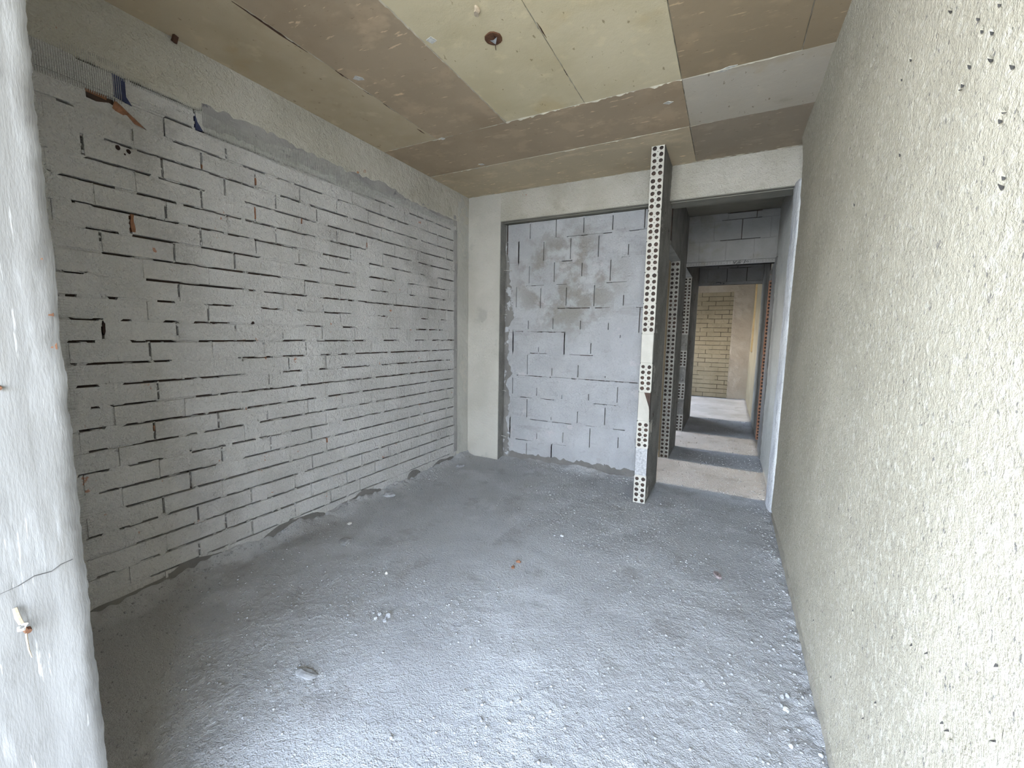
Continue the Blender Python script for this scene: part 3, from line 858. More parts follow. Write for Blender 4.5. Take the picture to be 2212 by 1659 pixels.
for r in range(11):
    ed = [XA] + [j[0] for j in RJ[r]] + [XB]
    z0, z1 = RZ[r] + .004, RZ[r + 1] - .004
    for a, c in zip(ed[:-1], ed[1:]):
        key = (round(c - a - .008, 2), r)
        me = soft_box_mesh('block', c - a - .008, 0.05, z1 - z0, 0.0014, 0.0006, r * 9 + int(a * 10)); me.materials.append(M_BLOCK)
        link('block', me, None, wall_back, ((a + c) / 2, YI + 0.025 + random.uniform(-.0006, .0006), (z0 + z1) / 2))
    for (x, lo, hi) in RJ[r]:
        h = z1 - z0
        for s0, s1 in ((0, lo), (hi, 1)):
            if s1 - s0 > .02:
                bm_.box(x - .006, x + .006, YI - .0008, YI + .03, z0 - .003 + h * s0, z0 + .003 + h * s1)
        if lo == hi == 0:
            bm_.box(x - .006, x + .006, YI - .0008, YI + .03, z0, z1)
    if r:
        z = RZ[r]
        cur = XA
        for a, c in OPEN_R.get(r, []) + [(XB, XB)]:
            if a > cur:
                bm_.box(cur, a + random.uniform(-.02, .02), YI - .0008, YI + .03, z - .0062, z + .0062)
            if c > a:
                t = a
                while t < c:
                    w = random.uniform(.03, .1)
                    if random.random() < .6:
                        bm_.box(t, min(c, t + w), YI - .0004, YI + .03, z - .0048, z - .0048 + random.uniform(.003, .007))
                    t += w
            cur = c
bm_.obj('mortar', M_BLOCK, wall_back, kind='stuff')
# ragged mortar strips: beside the column, and at the foot of the infill
n = 220
zz = np.linspace(0.0, 2.55, n)
wv = 0.075 + 0.035 * vn(zz * 7, zz * 0, 3) + 0.02 * vn(zz * 30, zz * 0, 5)
wv = np.where(zz > 1.9, wv * np.clip((2.5 - zz) / .6, 0.15, 1), wv)
P = np.zeros((n, 5, 3))
for j in range(5):
    P[:, j, 0] = -2.206 + wv * j / 4; P[:, j, 2] = zz
    P[:, j, 1] = YI - (0.012 if j in (1, 2) else 0.006 if j == 3 else -.001 if j == 4 else .0) - 0.004 * vn(zz * 25, zz * 0 + j * 7, 8)
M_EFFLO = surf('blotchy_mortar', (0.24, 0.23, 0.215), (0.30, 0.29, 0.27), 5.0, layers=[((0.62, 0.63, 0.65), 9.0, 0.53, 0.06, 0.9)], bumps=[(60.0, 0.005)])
link('mortar_strip', grid_mesh('mortar_strip', P), M_EFFLO, wall_back)
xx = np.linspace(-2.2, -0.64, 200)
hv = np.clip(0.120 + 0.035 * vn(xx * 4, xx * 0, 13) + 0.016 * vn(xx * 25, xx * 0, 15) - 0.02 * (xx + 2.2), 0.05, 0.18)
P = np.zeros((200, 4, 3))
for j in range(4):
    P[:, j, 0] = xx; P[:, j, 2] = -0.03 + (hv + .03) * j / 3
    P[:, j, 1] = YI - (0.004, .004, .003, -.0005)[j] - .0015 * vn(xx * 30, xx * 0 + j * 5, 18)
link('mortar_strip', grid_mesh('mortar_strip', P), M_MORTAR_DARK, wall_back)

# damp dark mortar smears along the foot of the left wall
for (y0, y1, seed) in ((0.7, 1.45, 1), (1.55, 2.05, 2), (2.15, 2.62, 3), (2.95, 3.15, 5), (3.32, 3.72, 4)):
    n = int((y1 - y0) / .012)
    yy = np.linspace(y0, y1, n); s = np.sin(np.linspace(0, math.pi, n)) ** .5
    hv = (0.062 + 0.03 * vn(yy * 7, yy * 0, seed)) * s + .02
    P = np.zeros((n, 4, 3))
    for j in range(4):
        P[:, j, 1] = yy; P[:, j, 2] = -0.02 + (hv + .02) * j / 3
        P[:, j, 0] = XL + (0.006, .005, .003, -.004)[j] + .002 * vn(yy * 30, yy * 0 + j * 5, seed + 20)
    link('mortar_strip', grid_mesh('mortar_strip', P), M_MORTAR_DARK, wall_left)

# ------------------------------------------------------------------ thin partition with its brick end showing
b = MB(); b.box(-0.630, XC - .004, 3.68, 4.115, -0.05, 2.86)
b.box(-0.628, XC - .006, 3.532, 3.68, -0.05, 2.86)
wall_partition = b.obj('wall_partition', M_JOINT, kind='structure')
YP = 3.517
for (x0, x1, m, sgn, sd) in ((XC - .004, XC, M_ROUGH, 1, 81),):
    link('render_coat', join_grids('render_coat', [rough_face(0, XC, YP + .004, 4.113, 0.0, 2.855, 0.009, 0.006, sd, 1, 34), rough_face(0, -0.634, YP + .004, 4.088, 0.0, 2.855, 0.012, 0.003, sd + 9, -1)]), M_ROUGH, wall_partition)
b = MB(); b.box(-.633, XC - .001, 4.108, 4.117, 0, 2.566); b.obj('end_coat', M_FARWALL, wall_partition)
PZ = [2.856, 2.62, 2.374, 2.139, 1.901, 1.656, 1.419, 1.175, 0.943, 0.696, 0.47, 0.233, -0.008]
for i in range(12):
    zt, zb_ = PZ[i], PZ[i + 1]
    h = zt - zb_ - 0.010
    if i in (6, 8):
        me = soft_box_mesh('brick', 0.094, 0.12, h, 0.004, 0.001, i)
        me.materials.append(M_BRICK_PALE)
        o = link('brick', me, None, wall_partition, (-0.586, YP + .06, (zt + zb_) / 2))
        if i == 8:
            for v in me.vertices:
                if v.co.x > .03 and v.co.z > .06 and v.co.y < 0:
                    v.co.y += .03
                    v.co.x -= .012
    elif i == 10:
        P = rough_face(1, YP + .001, -0.632, XC - .004, zb_ + .004, zt - .002, .004, 0.016, 91, -1, 40)
        o = link('mortar_lump', grid_mesh('mortar_lump', P), M_STONE, wall_partition)
    else:
        me = hollow_brick_mesh('brick', 0.097, h, 0.16, [M_BRICK_PALE, M_HOLE_SHADE], 20 + i)
        o = link('brick', me, None, wall_partition, (-0.5845, YP, zb_ + .005))
jm = MB()
for i in range(13):
    z = PZ[i]
    jm.box(-.630, XC - .006, YP + .004, YP + .06, z - .006, z + .006)
jm.obj('mortar', M_BRICK_PALE, wall_partition, kind='stuff')

# ------------------------------------------------------------------ right wall, thick spatter render
PITS = [(1.269, 1.914), (1.259, 1.917), (1.237, 1.942), (1.148, 1.906), (1.203, 1.987), (1.16, 1.959), (1.634, 2.17), (1.696, 2.15), (1.619, 1.913), (2.127, 1.915), (1.072, 1.781), (1.079, 1.77), (1.066, 1.851), (1.392, 2.141), (1.147, 1.998), (1.231, 2.026), (1.047, 1.651), (1.043, 1.664), (0.979, 0.693), (0.961, 0.694), (0.944, 0.692), (1.299, 0.464), (1.693, 0.226), (0.838, 0.79), (1.555, 0.56), (2.037, 0.219), (1.069, 0.767), (0.86, 0.898), (1.139, 0.736), (1.367, 0.358)]


def right_face(y0, y1, z0, z1, step, pits=True):
    ny = int((y1 - y0) / step) + 1; nz = int((z1 - z0) / step) + 1
    Y, Z = np.meshgrid(np.linspace(y0, y1, ny), np.linspace(z0, z1, nz), indexing='ij')
    D = 0.006 * fbm(Y * 2.2, Z * 2.2, 201, 3) + 0.0009 * fbm(Y * 60, Z * 60, 203, 2)
    D = D + 0.0012 * np.clip(vn(Y * 75, Z * 70, 213) - .3, 0, 1)
    if pits:
        for i, (py, pz) in enumerate(PITS):
            a = 0.7 + 0.5 * ((i * 37) % 10) / 10; ca, sa = math.cos(a), math.sin(a)
            u = (Y - py) * ca + (Z - pz) * sa; v = -(Y - py) * sa + (Z - pz) * ca
            D = D - 0.006 * np.exp(-(u / 0.011) ** 2 - (v / 0.0040) ** 2)
        # fine cracks where the plaster meets the hidden beam
        for (y0_, y1_) in ((2.02, 2.24), (2.42, 2.50), (2.60, 2.74), (1.5, 1.62)):
            D = D - 0.008 * np.exp(-((Z - 2.388 - .008 * vn(Y * 14, Y * 0, 5)) / 0.004) ** 2) * ((Y > y0_) & (Y < y1_))
        D = D + 0.006 * np.clip((Z - 2.40) / .04, 0, 1)
        # swelling towards the ceiling and the far end, thin edge at the floor
        D = D + 0.02 * np.clip((Z - 2.62) / .23, 0, 1) ** 2 - 0.012 * np.clip(1 - Z / 0.035, 0, 1)
    return np.stack([XR - D, Y, Z], -1)


b = MB()
b.box(XR + .02, XR + .16, -0.5, 5.92, -0.05, 2.862)  # unseen near end, length set to darken the left wall by the pillar
b.box(XR + .035, XR + .16, 5.92, 6.66, 2.27, 2.862)
wall_right = b.obj('wall_right', M_RIGHT, kind='structure')
link('render_coat', join_grids('render_coat', [right_face(0.82, 1.70, -0.02, 2.862, 0.0036), right_face(1.70, 3.82, -0.02, 2.862, 0.0066), right_face(-0.5, 0.82, -0.02, 2.862, 0.05, False)]), M_RIGHT, wall_right)
n = 260
yy = np.linspace(1.3, 3.75, n)
hv = 0.048 + 0.012 * vn(yy * 5, yy * 0, 91) + 0.005 * vn(yy * 22, yy * 0, 93)
P = np.zeros((n, 4, 3))
for j in range(4):
    P[:, j, 1] = yy; P[:, j, 2] = -0.02 + (hv + .02) * j / 3
    P[:, j, 0] = XR - (0.010, .009, .008, -.004)[j] - .0015 * vn(yy * 30, yy * 0 + j * 5, 95)
M_BASE = surf('buff_base_mortar', (0.40, 0.37, 0.30), (0.48, 0.44, 0.36), 6.0, bumps=[(60.0, 0.005)])
link('mortar_strip', grid_mesh('mortar_strip', P[:, ::-1]), M_BASE, wall_right)


def right_depth(y, z):
    return float(0.006 * fbm(np.array(y * 2.2), np.array(z * 2.2), 201, 3))


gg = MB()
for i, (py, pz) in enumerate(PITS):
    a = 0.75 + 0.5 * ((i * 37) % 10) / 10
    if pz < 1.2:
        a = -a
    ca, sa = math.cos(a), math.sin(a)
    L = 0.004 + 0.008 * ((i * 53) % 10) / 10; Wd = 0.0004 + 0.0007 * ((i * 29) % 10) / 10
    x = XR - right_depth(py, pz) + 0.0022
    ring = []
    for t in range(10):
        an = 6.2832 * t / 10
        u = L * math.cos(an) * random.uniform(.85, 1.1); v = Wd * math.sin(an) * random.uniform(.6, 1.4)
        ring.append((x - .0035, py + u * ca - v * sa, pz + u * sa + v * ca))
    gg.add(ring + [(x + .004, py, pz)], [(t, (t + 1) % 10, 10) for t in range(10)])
gg.obj('pit_shade', M_CREVICE_SHADE, wall_right, kind='stuff')  # dark slivers paint the shade of deep pits onto the wall

# swelling of plaster over the corner column, skylight painted in as white
nz = 300
zz = np.linspace(-0.02, 2.57, nz); th = np.linspace(0, math.pi, 22)
Z, T = np.meshgrid(zz, th, indexing='ij')
P = np.stack([XR + 0.012 - (0.040 + .003 * vn(Z * 6, T, 301)) * np.sin(T) ** .7 - .004 * fbm(Z * 22, T * 5, 303, 3) * np.sin(T), 3.97 - (0.15 + .012 * vn(Z * 3, T * 0, 305)) * np.cos(T), Z], -1)
o = link('column_coat', grid_mesh('column_coat', P), M_EDGE, wall_right)
P = rough_face(0, 0.412, 4.14, 5.93, -0.02, 2.855, 0.016, 0.006, 311, -1)
link('corridor_coat', grid_mesh('corridor_coat', P), M_CORR, wall_right)
b = MB(); b.box(XR + .006, XR + .05, 5.52, 5.925, -0.02, 2.30); b.box(XR + .012, XR + .16, 5.915, 5.93, -.02, 2.3)
b.obj('jamb_coat', M_MORTAR_DARK, wall_right)

# ------------------------------------------------------------------ corridor: left wall with two doorways, right return, headers
b = MB()
b.box(-0.630, XC - .003, 5.16, 5.69, -0.05, 2.862)
b.box(-0.630, XC - .003, 6.75, 8.04, -0.05, 2.862)
b.box(-0.630, XC - .003, 4.2, 5.05, 2.262, 2.862)
b.box(-0.630, XC - .003, 5.69, 6.65, 2.285, 2.862)
b.box(-0.628, XC - .008, 5.045, 5.17, -0.05, 2.862)
b.box(-0.628, XC - .008, 6.635, 6.76, -0.05, 2.862)
wall_corridor_left = b.obj('wall_corridor_left', M_JOINT, kind='structure')
link('render_coat', join_grids('render_coat', [rough_face(0, XC, 5.034, 5.694, 0, 2.262, .014, .005, 401, 1), rough_face(0, XC, 6.624, 8.045, 0, 2.262, .016, .005, 402, 1), rough_face(0, XC, 4.2, 6.624, 2.262, 2.855, .014, .004, 403, 1), rough_face(0, XC, 6.624, 8.045, 2.262, 2.855, .02, .004, 404, 1)]), M_ROUGH, wall_corridor_left)
b = MB(); b.box(-.634, XC + .001, 5.686, 5.696, 0, 2.26); b.box(-.634, XC + .001, 8.036, 8.046, 0, 2.86); b.obj('end_coat', M_ROUGH, wall_corridor_left)
for (y0, y1, z0) in ((4.115, 5.10, 2.228), (5.694, 6.70, 2.255)):
    b = MB(); b.box(-0.634, XC + .002, y0, y1, z0, z0 + .034)
    b.obj('lintel', M_ROUGH, wall_corridor_left)


def brick_end(parent, x0, x1, y, zs, kinds, mats, seed):
    for i in range(len(zs) - 1):
        zt, zb_ = zs[i], zs[i + 1]
        h = zt - zb_ - .010
        kd = kinds[i]
        cx = (x0 + x1) / 2; w = x1 - x0 - .003
        if kd == 'h':
            me = hollow_brick_mesh('brick', w, h, 0.12, mats, seed + i)
            link('brick', me, None, parent, (cx, y, zb_ + .005))
        elif kd == 'c':
            me = hollow_brick_mesh('brick', w, h, 0.12, mats, seed + i, nrow=max(1, round(h / .048)))
            link('brick', me, None, parent, (cx, y, zb_ + .005))
        else:
            P = rough_face(1, y + .004, x0 + .002, x1 - .002, zb_ + .003, zt - .003, .006, .014, seed + i, -1, 40)
            link('mortar_lump', grid_mesh('mortar_lump', P), M_ROUGH, parent)
    jm = MB()
    for z in zs:
        jm.box(x0 + .003, x1 - .003, y + .004, y + .05, z - .007, z + .007)
    jm.obj('mortar', mats[0], parent, kind='stuff')


brick_end(wall_corridor_left, -0.634, XC, 5.03, [2.226, 2.165, 1.916, 1.675, 1.437, 1.197, .955, .711, .475, .237, -.008], 'chhhhhhhhh', [M_BRICK_GREY, M_HOLE_SHADE], 500)
brick_end(wall_corridor_left, -0.634, XC, 6.62, [2.254, 2.162, 1.931, 1.691, 1.443, 1.200, .97, .723, .489, .246, .0], 'chhhrhrhrh', [M_BRICK_GREY, M_HOLE_SHADE], 540)
b = MB(); b.box(-.645, -.631, 5.02, 5.06, 0, 2.22); b.obj('mortar_strip', M_FARWALL, wall_corridor_left)

b = MB()
b.box(0.424, 0.51, 6.76, 8.05, -.05, 2.862); b.box(.426, .508, 6.66, 6.77, -.05, 2.862)
wall_corridor_right = b.obj('wall_corridor_right', M_JOINT, kind='structure')
link('render_coat', join_grids('render_coat', [rough_face(0, 0.419, 6.655, 8.05, 0, 2.855, .016, .004, 441, -1)]), M_ROUGH, wall_corridor_right)
brick_end(wall_corridor_right, 0.419, 0.519, 6.65, [2.255, 2.165, 1.93, 1.689, 1.439, 1.203, .961, .721, .466, .223, -.004], 'rhhhhhhhhh', [M_BRICK_RED, M_HOLE_SHADE], 560)
b = MB(); b.box(0.416, 0.52, 5.93, 6.72, 2.253, 2.287); b.obj('lintel', M_ROUGH, wall_corridor_right)


def header(name, y, z0, rows, x0, x1, seed, m):
    b = MB(); b.box(x0, x1, y + .03, y + .10, z0, 2.862)
    w = b.obj(name, M_JOINT, kind='structure')
    b = MB(); b.box(x0, x1, y - .004, y + .11, z0, z0 + .042); b.obj('lintel', m, w)
    rnd = random.Random(seed)
    zs = [z0 + .042] + rows
    jb = MB()
    for r in range(len(zs) - 1):
        xs = [x0] + [x for x in (x0 + .14 + .15 * (r % 2) + .29 * i for i in range(4)) if x < x1 - .05] + [x1]
        for a, c in zip(xs[:-1], xs[1:]):
            me = soft_box_mesh('brick', c - a - .007, .05, zs[r + 1] - zs[r] - .007, .003, .001, seed + r); me.materials.append(m)
            link('brick', me, None, w, ((a + c) / 2, y + .025 + rnd.uniform(-.002, .002), (zs[r] + zs[r + 1]) / 2))
            if rnd.random() < .6:
                jb.box(c - .004, c + .004, y + .0012, y + .03, zs[r], zs[r + 1])
        jb.box(x0, x0 + (x1 - x0) * rnd.uniform(.3, .5), y + .0012, y + .03, zs[r + 1] - .004, zs[r + 1] + .004)
        jb.box(x0 + (x1 - x0) * .8, x1, y + .0012, y + .03, zs[r + 1] - .004, zs[r + 1] + .004)
    jb.obj('mortar', m, w, kind='stuff')
    return w


M_HEAD = surf('dim_grey_slurry', (0.33, 0.315, 0.295), (0.39, 0.375, 0.355), 3.0, layers=[((0.28, 0.25, 0.20), 2.6, 0.55, 0.12, 0.6)], bumps=[(50.0, .004)])
h1 = header('wall_header', 5.69, 2.262, [2.545, 2.775, 2.85], XC, 0.43, 601, M_HEAD)
h2 = header('wall_header', 8.0, 2.295, [2.56, 2.80, 2.85], XC, 0.43, 631, M_HEAD)
b = MB()
for i in range(30):
    x = XC + .02 + i * .0305
    for z in (2.272, 2.288):
        if random.random() < .75:
            b.box(x, x + .005, 5.6852, 5.69, z, z + .005)
b.obj('hole_shade_row', M_HOLE_SHADE, h1, kind='stuff')  # dark studs on the lintel front paint the shade of small openings


def scribble(strokes, y, parent, s=.0026):
    mb = MB()
    for st in strokes:
        mb.tube([(x, y, z) for x, z in st], s, 5)
    o = mb.obj('scribble', M_INK, parent)
    o['label'] = 'black scribbled letters on the lintel'


scribble([[(-.017, 2.298), (-.010, 2.270)], [(-.010, 2.268), (.012, 2.300), (.020, 2.288)], [(.012, 2.262), (.055, 2.304)], [(.030, 2.266), (.048, 2.280)], [(.044, 2.268), (.060, 2.292), (.052, 2.266)],
          [(.088, 2.262), (.108, 2.306)], [(.112, 2.282), (.130, 2.294)], [(.134, 2.280), (.140, 2.290)], [(.156, 2.291), (.159, 2.291)]], 5.685, h1)
scribble([[(-.300, 2.308), (-.290, 2.320)], [(-.268, 2.308), (-.262, 2.326), (-.225, 2.330), (-.185, 2.324)], [(-.200, 2.306), (-.180, 2.324)], [(-.160, 2.328), (-.150, 2.300)], [(-.145, 2.308), (-.130, 2.322)], [(-.108, 2.316), (-.104, 2.316)]], 7.994, h2, .0034)

# ------------------------------------------------------------------ far room
b = MB(); b.box(-2.95, 0.6, 11.03, 11.2, -.05, 2.862)
wall_far = b.obj('wall_far', M_JOINT, kind='structure')
fb = [soft_box_mesh('brick', 0.29, .04, .0935, .003, .001, 700 + i) for i in range(3)]
for me in fb:
    me.materials.append(M_FARWALL)
fmort = MB()
for kx in range(0, 24):
    zc = 0.055 + .1025 * kx
    for i in range(4):
        x = -0.93 + .298 * i + (.149 if kx % 2 else 0)
        if x > 0.20:
            continue
        o = link('brick', random.choice(fb), None, wall_far, (x, 11.012 + random.uniform(-.002, .002), zc))
        if random.random() < .55:
            fmort.box(x + .144, x + .154, 10.994, 11.03, zc - .048, zc + .048)
    if random.random() < .8:
        a = random.uniform(-1, -.4); fmort.box(a, a + random.uniform(.1, .4), 10.9935, 11.03, zc + .047, zc + .056)
fmort.obj('mortar', M_FARWALL, wall_far, kind='stuff')
b = MB(); b.box(-1.5, .45, 10.98, 11.03, 2.458, 2.862); b.obj('beam', M_FARCOL, wall_far)
link('column', join_grids('column', [rough_face(1, 10.97, 0.03, 0.47, 0.0, 2.86, .02, .015, 721, -1, 9)]), M_FARCOL, wall_far)
b = MB(); b.box(0.03, 0.47, 10.985, 11.03, 0, 2.86); b.obj('column', M_FARCOL, wall_far)

b = MB()
b.box(0.43, 0.60, 8.05, 9.75, -.05, 2.862); b.box(0.43, .60, 10.45, 11.2, -.05, 2.862)
b.box(0.43, 0.60, 9.75, 10.45, -.05, 1.12)
wall_far_right = b.obj('wall_far_right', M_FARWALL, kind='structure')
b = MB(); b.box(0.428, 0.598, 10.43, 10.452, 1.12, 2.862); b.obj('reveal', M_REVEAL, wall_far_right)  # golden face at the far end of the wall gap

# unseen shells that keep daylight out of, or let it into, the rooms beyond
b = MB(); b.box(2.0, 2.2, 0.3, 11.2, -.05, 2.9); b.box(.56, 2.0, 5.3, 5.4, -.05, 2.862); b.box(.51, 2.0, 7.3, 7.4, -.05, 2.862)
b.obj('wall_side_room', M_MORTAR_DARK, kind='structure')
b = MB()
b.box(-2.95, -2.80, 4.2, 7.9, -.05, 1.05); b.box(-2.95, -2.80, 7.9, 11.2, -.05, .85); b.box(-2.95, -2.80, 4.2, 11.2, 1.80, 2.862)
b.box(-2.80, -.634, 5.40, 5.50, -.05, 2.862); b.box(-2.8, -.634, 7.75, 7.85, -.05, 2.862)
b.obj('wall_outer_left', M_FARCOL, kind='structure')

# ------------------------------------------------------------------ the opening: pillar at the left, terrace outside
XP, YPL = -1.20, 0.340
n = 420; m = 30
zz = np.linspace(-0.05, 2.86, n); yy = np.linspace(0.0, YPL, m)
Z, Y = np.meshgrid(zz, yy, indexing='ij')
t = Y / YPL
jag = 0.0016 * vn(Z * 18, Z * 0, 801) + 0.0016 * vn(Z * 70, Z * 0, 803) + 0.002 * vn(Z * 4, Z * 0, 805)
X = XP + 0.0018 * fbm(Y * 60, Z * 7, 811, 3) + 0.003 * fbm(Y * 12, Z * 3, 813, 2) - 0.010 * np.clip((t - .93) / .07, 0, 1) ** 2
Yd = Y + jag * np.clip((t - .8) / .2, 0, 1)
front = np.stack([X, Yd, Z], -1)
back = front[:, -1:, :].copy()
back = np.concatenate([back, np.stack([np.full(n, XP - .06), YPL + jag[:, -1] * .6 + .001, zz], -1)[:, None, :], np.stack([np.full(n, -2.9), np.full(n, YPL), zz], -1)[:, None, :]], 1)
outer = np.stack([np.stack([np.full(n, -2.9), np.full(n, 0.0), zz], -1), front[:, 0, :]], 1)
column_front = link('column_front', join_grids('column_front', [front, back, outer]), M_CONC, kind='structure')
b = MB()
for (pts, w) in (([(.240, .882), (.262, .891), (.286, .8885), (.300, .8965), (.318, .899)], .0009), ([(.060, .86), (.2, .876), (.240, .882)], .0004)):
    b.tube([(XP + .002, y, z) for y, z in pts], w, 5)
b.obj('crack', M_CREVICE_SHADE, column_front, kind='stuff')
b = MB()
for (z, hh, d) in ((1.500, .040, .004), (1.40, .020, .002), (1.33, .035, .003)):
    b.add([(XP - .012, YPL - .012, z), (XP - .001, YPL - .016 - d, z + hh * .4), (XP - .012, YPL - .011, z + hh), (XP - .0045, YPL - .009, z + hh * .6), (XP - .0045, YPL - .009, z + hh * .3)], [(0, 1, 4), (1, 3, 4), (1, 2, 3), (2, 0, 3), (0, 4, 3)])
b.obj('red_chip', M_TERRA, column_front, kind='stuff')
b = MB()
b.box(-7.0, 4.0, -3.0, 0.2, -.20, -.035)
terrace = b.obj('terrace', M_OUT, kind='structure')
b = MB(); b.box(-60, 60, -80, 60, -3.4, -3.2)
ground = b.obj('ground', M_OUT, kind='structure')

# things stuck to the pillar
tie = empty('wire_tie', (XP + .004, .255 * .923, CZ - (CZ - .742) * .923), 'rusty wire tie with a long pale tail sticking out of the bright concrete pillar', 'wire')
w = MB(); w.tube([(0.004, -.004, .052), (.010, -.003, .034), (.014, 0, .020)], [.0035, .0045, .004], 6); w.obj('wire_stub', M_STRAW, tie)
w = MB(); w.tube([(0.0, .004, .012), (.014, .006, .016), (.020, .001, .010), (.012, -.004, .008), (.004, -.002, .010)], .0028, 6); w.obj('loop', M_WHITE, tie)
w = MB(); w.tube([(0.004, .008, .0), (.012, .008, -.002)], [.006, .005], 7); w.obj('nail_head', M_RUST, tie)
w = MB(); w.tube([(.010, .005, 0), (.009, .005, -.02), (.008, .006, -.04), (.007, .009, -.060)], [.0018, .0018, .0016, .001], 5); w.obj('wire_tail', M_STRAW, tie)
nl = MB(); nl.tube([(XP - .005, .2474, 1.272), (XP + .012, .2455, 1.271)], [.005, .004], 7)
thing(nl.obj('rusty_nail', M_RUST), 'rusty nail stub at the left edge of the bright concrete pillar', 'nail')

# ------------------------------------------------------------------ things on the ceiling
jb = empty('ceiling_box', (-1.143, 1.955, HC), 'round rusty electrical box cast into the cream ceiling panel, torn tin inside', 'electrical box')
w = MB()
N = 18
ring = []
for r_, z_ in ((.044, .004), (.043, -.006), (.034, -.006), (.032, .002)):
    ring.append([(r_ * math.cos(6.2832 * i / N) * random.uniform(.95, 1.05), r_ * math.sin(6.2832 * i / N) * random.uniform(.95, 1.05), z_) for i in range(N)])
for a in ring:
    w.v += a
for j in range(3):
    for i in range(N):
        w.f.append((j * N + i, j * N + (i + 1) % N, (j + 1) * N + (i + 1) % N, (j + 1) * N + i)); w.mi.append(0)
w.obj('rim', M_RUST, jb)
w = MB(); w.tube([(0, 0, .002), (0, 0, -.003)], .034, 16); w.obj('back_plate', M_RUST, jb)
w = MB(); w.add([(-.022, .004, -.004), (.004, .016, -.022), (.022, -.004, -.004), (.004, -.006, -.014), (0, .008, -.004)], [(0, 1, 3), (1, 2, 3), (0, 3, 4), (3, 2, 4)]); w.obj('torn_tin', M_METAL, jb)
w = MB(); w.tube([(-.004, .024, -.004), (-.012, .042, -.012), (-.020, .060, -.016)], .002, 5); w.obj('wire', M_WOOD, jb)
w = MB(); w.tube([(.012, -.004, -.004), (.018, -.030, -.014), (.020, -.045, -.008)], [.003, .0025, .001], 5); w.obj('wire', M_WOOD, jb)

me = stone_mesh('plaster_nub', 5, .014, .018, .030, M_STRAW)
o = link('plaster_nub', me, None, None, (-1.117, 1.757, HC - .012))
thing(o, 'small cream plaster nub hanging from the ceiling near its top edge', 'plaster lump')


def scrap(name, poly, label, mat=M_WHITE, th=.004):
    c = np.mean(np.array(poly), 0)
    w = MB(); n = len(poly)
    w.add([(a - c[0], b - c[1], 0) for a, b in poly] + [(a - c[0], b - c[1], th) for a, b in poly], [tuple(range(n)), tuple(range(2 * n - 1, n - 1, -1))] + [(i, (i + 1) % n, n + (i + 1) % n, n + i) for i in range(n)])
    o = w.obj(name, mat, loc=(c[0], c[1], HC - th + .0008))
    return thing(o, label, 'plaster scrap')


scrap('plaster_scrap', [(-1.454, 1.818), (-1.418, 1.810), (-1.408, 1.845), (-1.444, 1.853)], 'square white scrap on the cream ceiling left of the rusty box')
scrap('plaster_scrap', [(-2.045, 1.888), (-2.01, 1.872), (-1.985, 1.905), (-1.992, 1.925), (-2.03, 1.912)], 'white crumpled scrap on the brown ceiling panel beside the dark crack')
scrap('plaster_scrap', [(-2.050, 2.705), (-2.015, 2.700), (-2.005, 2.728), (-2.035, 2.738)], 'white scrap where the brown ceiling joints cross')
scrap('plaster_scrap', [(-0.17, 2.72), (-.10, 2.695), (-.06, 2.700), (-.09, 2.722), (-.14, 2.735)], 'flat pale scrap on the dark ceiling panel near the right wall')
scrap('plaster_scrap', [(-2.03, 3.235), (-1.99, 3.245), (-1.985, 3.268), (-2.02, 3.268)], 'tiny pale scrap at the edge of the ceiling joint nearest the back wall')
scrap('plaster_scrap', [(-.47, 2.925), (-.44, 2.912), (-.41, 2.93), (-.44, 2.948)], 'small pale oval scrap on the brown ceiling strip before the partition')
pg = MB(); pg.box(-.006, .006, -.012, .012, -.034, .0)
pg.tube([(-.003, 0, -.022), (-.02, .003, -.026)], .004, 5)
o = pg.obj('wooden_peg', M_WOOD, loc=(-2.575, 1.245, HC + .001)); o.rotation_euler = (0, .35, .4)
thing(o, 'dark wooden peg between ceiling and left beam', 'peg')


# ------------------------------------------------------------------ things on the floor
def on_floor(name, seed, x, y, sx, sy, sz, mat, label, cat, rot=0, sub=2, group=None):
    me = stone_mesh(name, seed, sx, sy, sz, mat, sub)
    o = link(name, me, None, None, (x, y, float(floor_h(x, y)) + sz * .38))
    o.rotation_euler = (0, 0, rot)
    return thing(o, label, cat, group)


on_floor('stone', 1, .285, 1.754, .011, .008, .008, M_WHITE, 'bright white stone with a dark shadow near the right wall', 'stone', .4)
on_floor('stone', 2, .281, 1.815, .009, .007, .008, M_STONE, 'pale stone lying just behind the bright white stone', 'stone', 1.2)
on_floor('stone', 3, .298, 1.830, .010, .008, .010, M_STONE_G, 'grey stone in the pebble cluster by the right wall', 'stone', 2.2)
on_floor('stone', 4, -1.681, 1.712, .011, .009, .009, M_WHITE, 'lone white pebble in front of the left wall', 'stone', .3)
on_floor('stone', 5, -.941, 2.633, .012, .010, .010, M_STONE, 'pale pebble on the middle of the floor', 'stone', .8)
on_floor('stone', 6, -2.367, 2.051, .016, .012, .011, M_WHITE, 'white pebble close to the foot of the left wall', 'stone', .8)
on_floor('stone', 7, .285, 1.59, .009, .008, .008, M_STONE, 'small pale stone nearest the camera by the right wall', 'stone', .2)
on_floor('brick_chip', 8, -1.06, 2.19, .018, .011, .010, M_TERRA, 'reddish brick chip, the farther of two on the open floor', 'brick chip', .2)
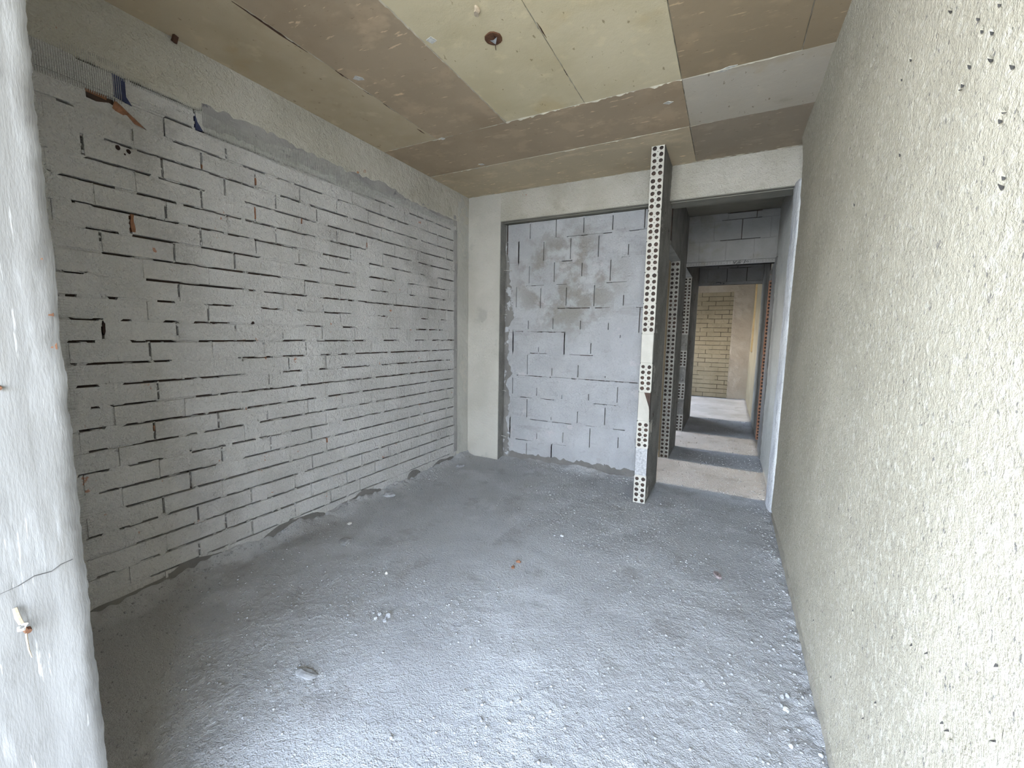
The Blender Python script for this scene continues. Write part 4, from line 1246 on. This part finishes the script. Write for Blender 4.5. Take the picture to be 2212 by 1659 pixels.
on_floor('brick_chip', 9, -1.061, 2.118, .014, .011, .010, M_TERRA, 'reddish brick chip, the nearer of two on the open floor', 'brick chip', 1.4)
on_floor('mortar_crumb', 10, -1.405, 1.435, .016, .013, .014, M_STONE_G, 'largest crumb in the broken mortar cluster on the floor', 'mortar lump', .4)
on_floor('mortar_crumb', 11, -1.452, 1.425, .010, .009, .009, M_STONE, 'pale crumb left of the largest mortar crumb', 'mortar lump', 1.0)
on_floor('mortar_crumb', 12, -1.445, 1.395, .010, .008, .008, M_STONE, 'pale crumb nearest the camera in the mortar cluster', 'mortar lump', 2.0)
on_floor('mortar_crumb', 13, -1.395, 1.405, .009, .013, .010, M_STONE_G, 'long crumb right of the largest mortar crumb', 'mortar lump', .2)
on_floor('mortar_lump', 14, -2.50, 2.60, .05, .035, .022, M_STONE_G, 'flat mortar lump at the foot of the left wall', 'mortar lump', .5)
on_floor('mortar_lump', 15, -2.43, 3.56, .045, .03, .02, M_STONE_G, 'flat mortar lump near the far left corner', 'mortar lump', .9)
on_floor('mortar_lump', 16, -2.18, 1.85, .035, .05, .012, M_STONE_G, 'low smooth mortar splat in front of the left wall', 'mortar lump', .9)
on_floor('mortar_lump', 17, -1.44, 1.006, .05, .022, .012, M_STONE_G, 'broken screed edge near the pillar', 'mortar lump', .3)
# flat mauve brick fragment with a raised dark disc painting the shade of a nail puncture
w = MB()
poly = [(-.035, -.012), (-.012, -.020), (.030, -.016), (.046, -.004), (.040, .012), (.010, .016), (-.030, .010)]
n = len(poly)
w.add([(a, b, 0) for a, b in poly] + [(a * .94, b * .85, .014 - .006 * (a < 0)) for a, b in poly], [tuple(reversed(range(n))), tuple(range(n, 2 * n))] + [(i, (i + 1) % n, n + (i + 1) % n, n + i) for i in range(n)])
fr = empty('brick_fragment', (.034, 2.641, float(floor_h(.034, 2.641))), 'flat mauve brick fragment lying alone near the right wall', 'brick chip')
fr.rotation_euler = (0, 0, -1.25)
w.obj('body', M_CHIP, fr)
w = MB(); w.tube([(.012, -.002, .010), (.012, -.002, .0148)], .0032, 7); w.obj('nail_hole_shade', M_HOLE_SHADE, fr)
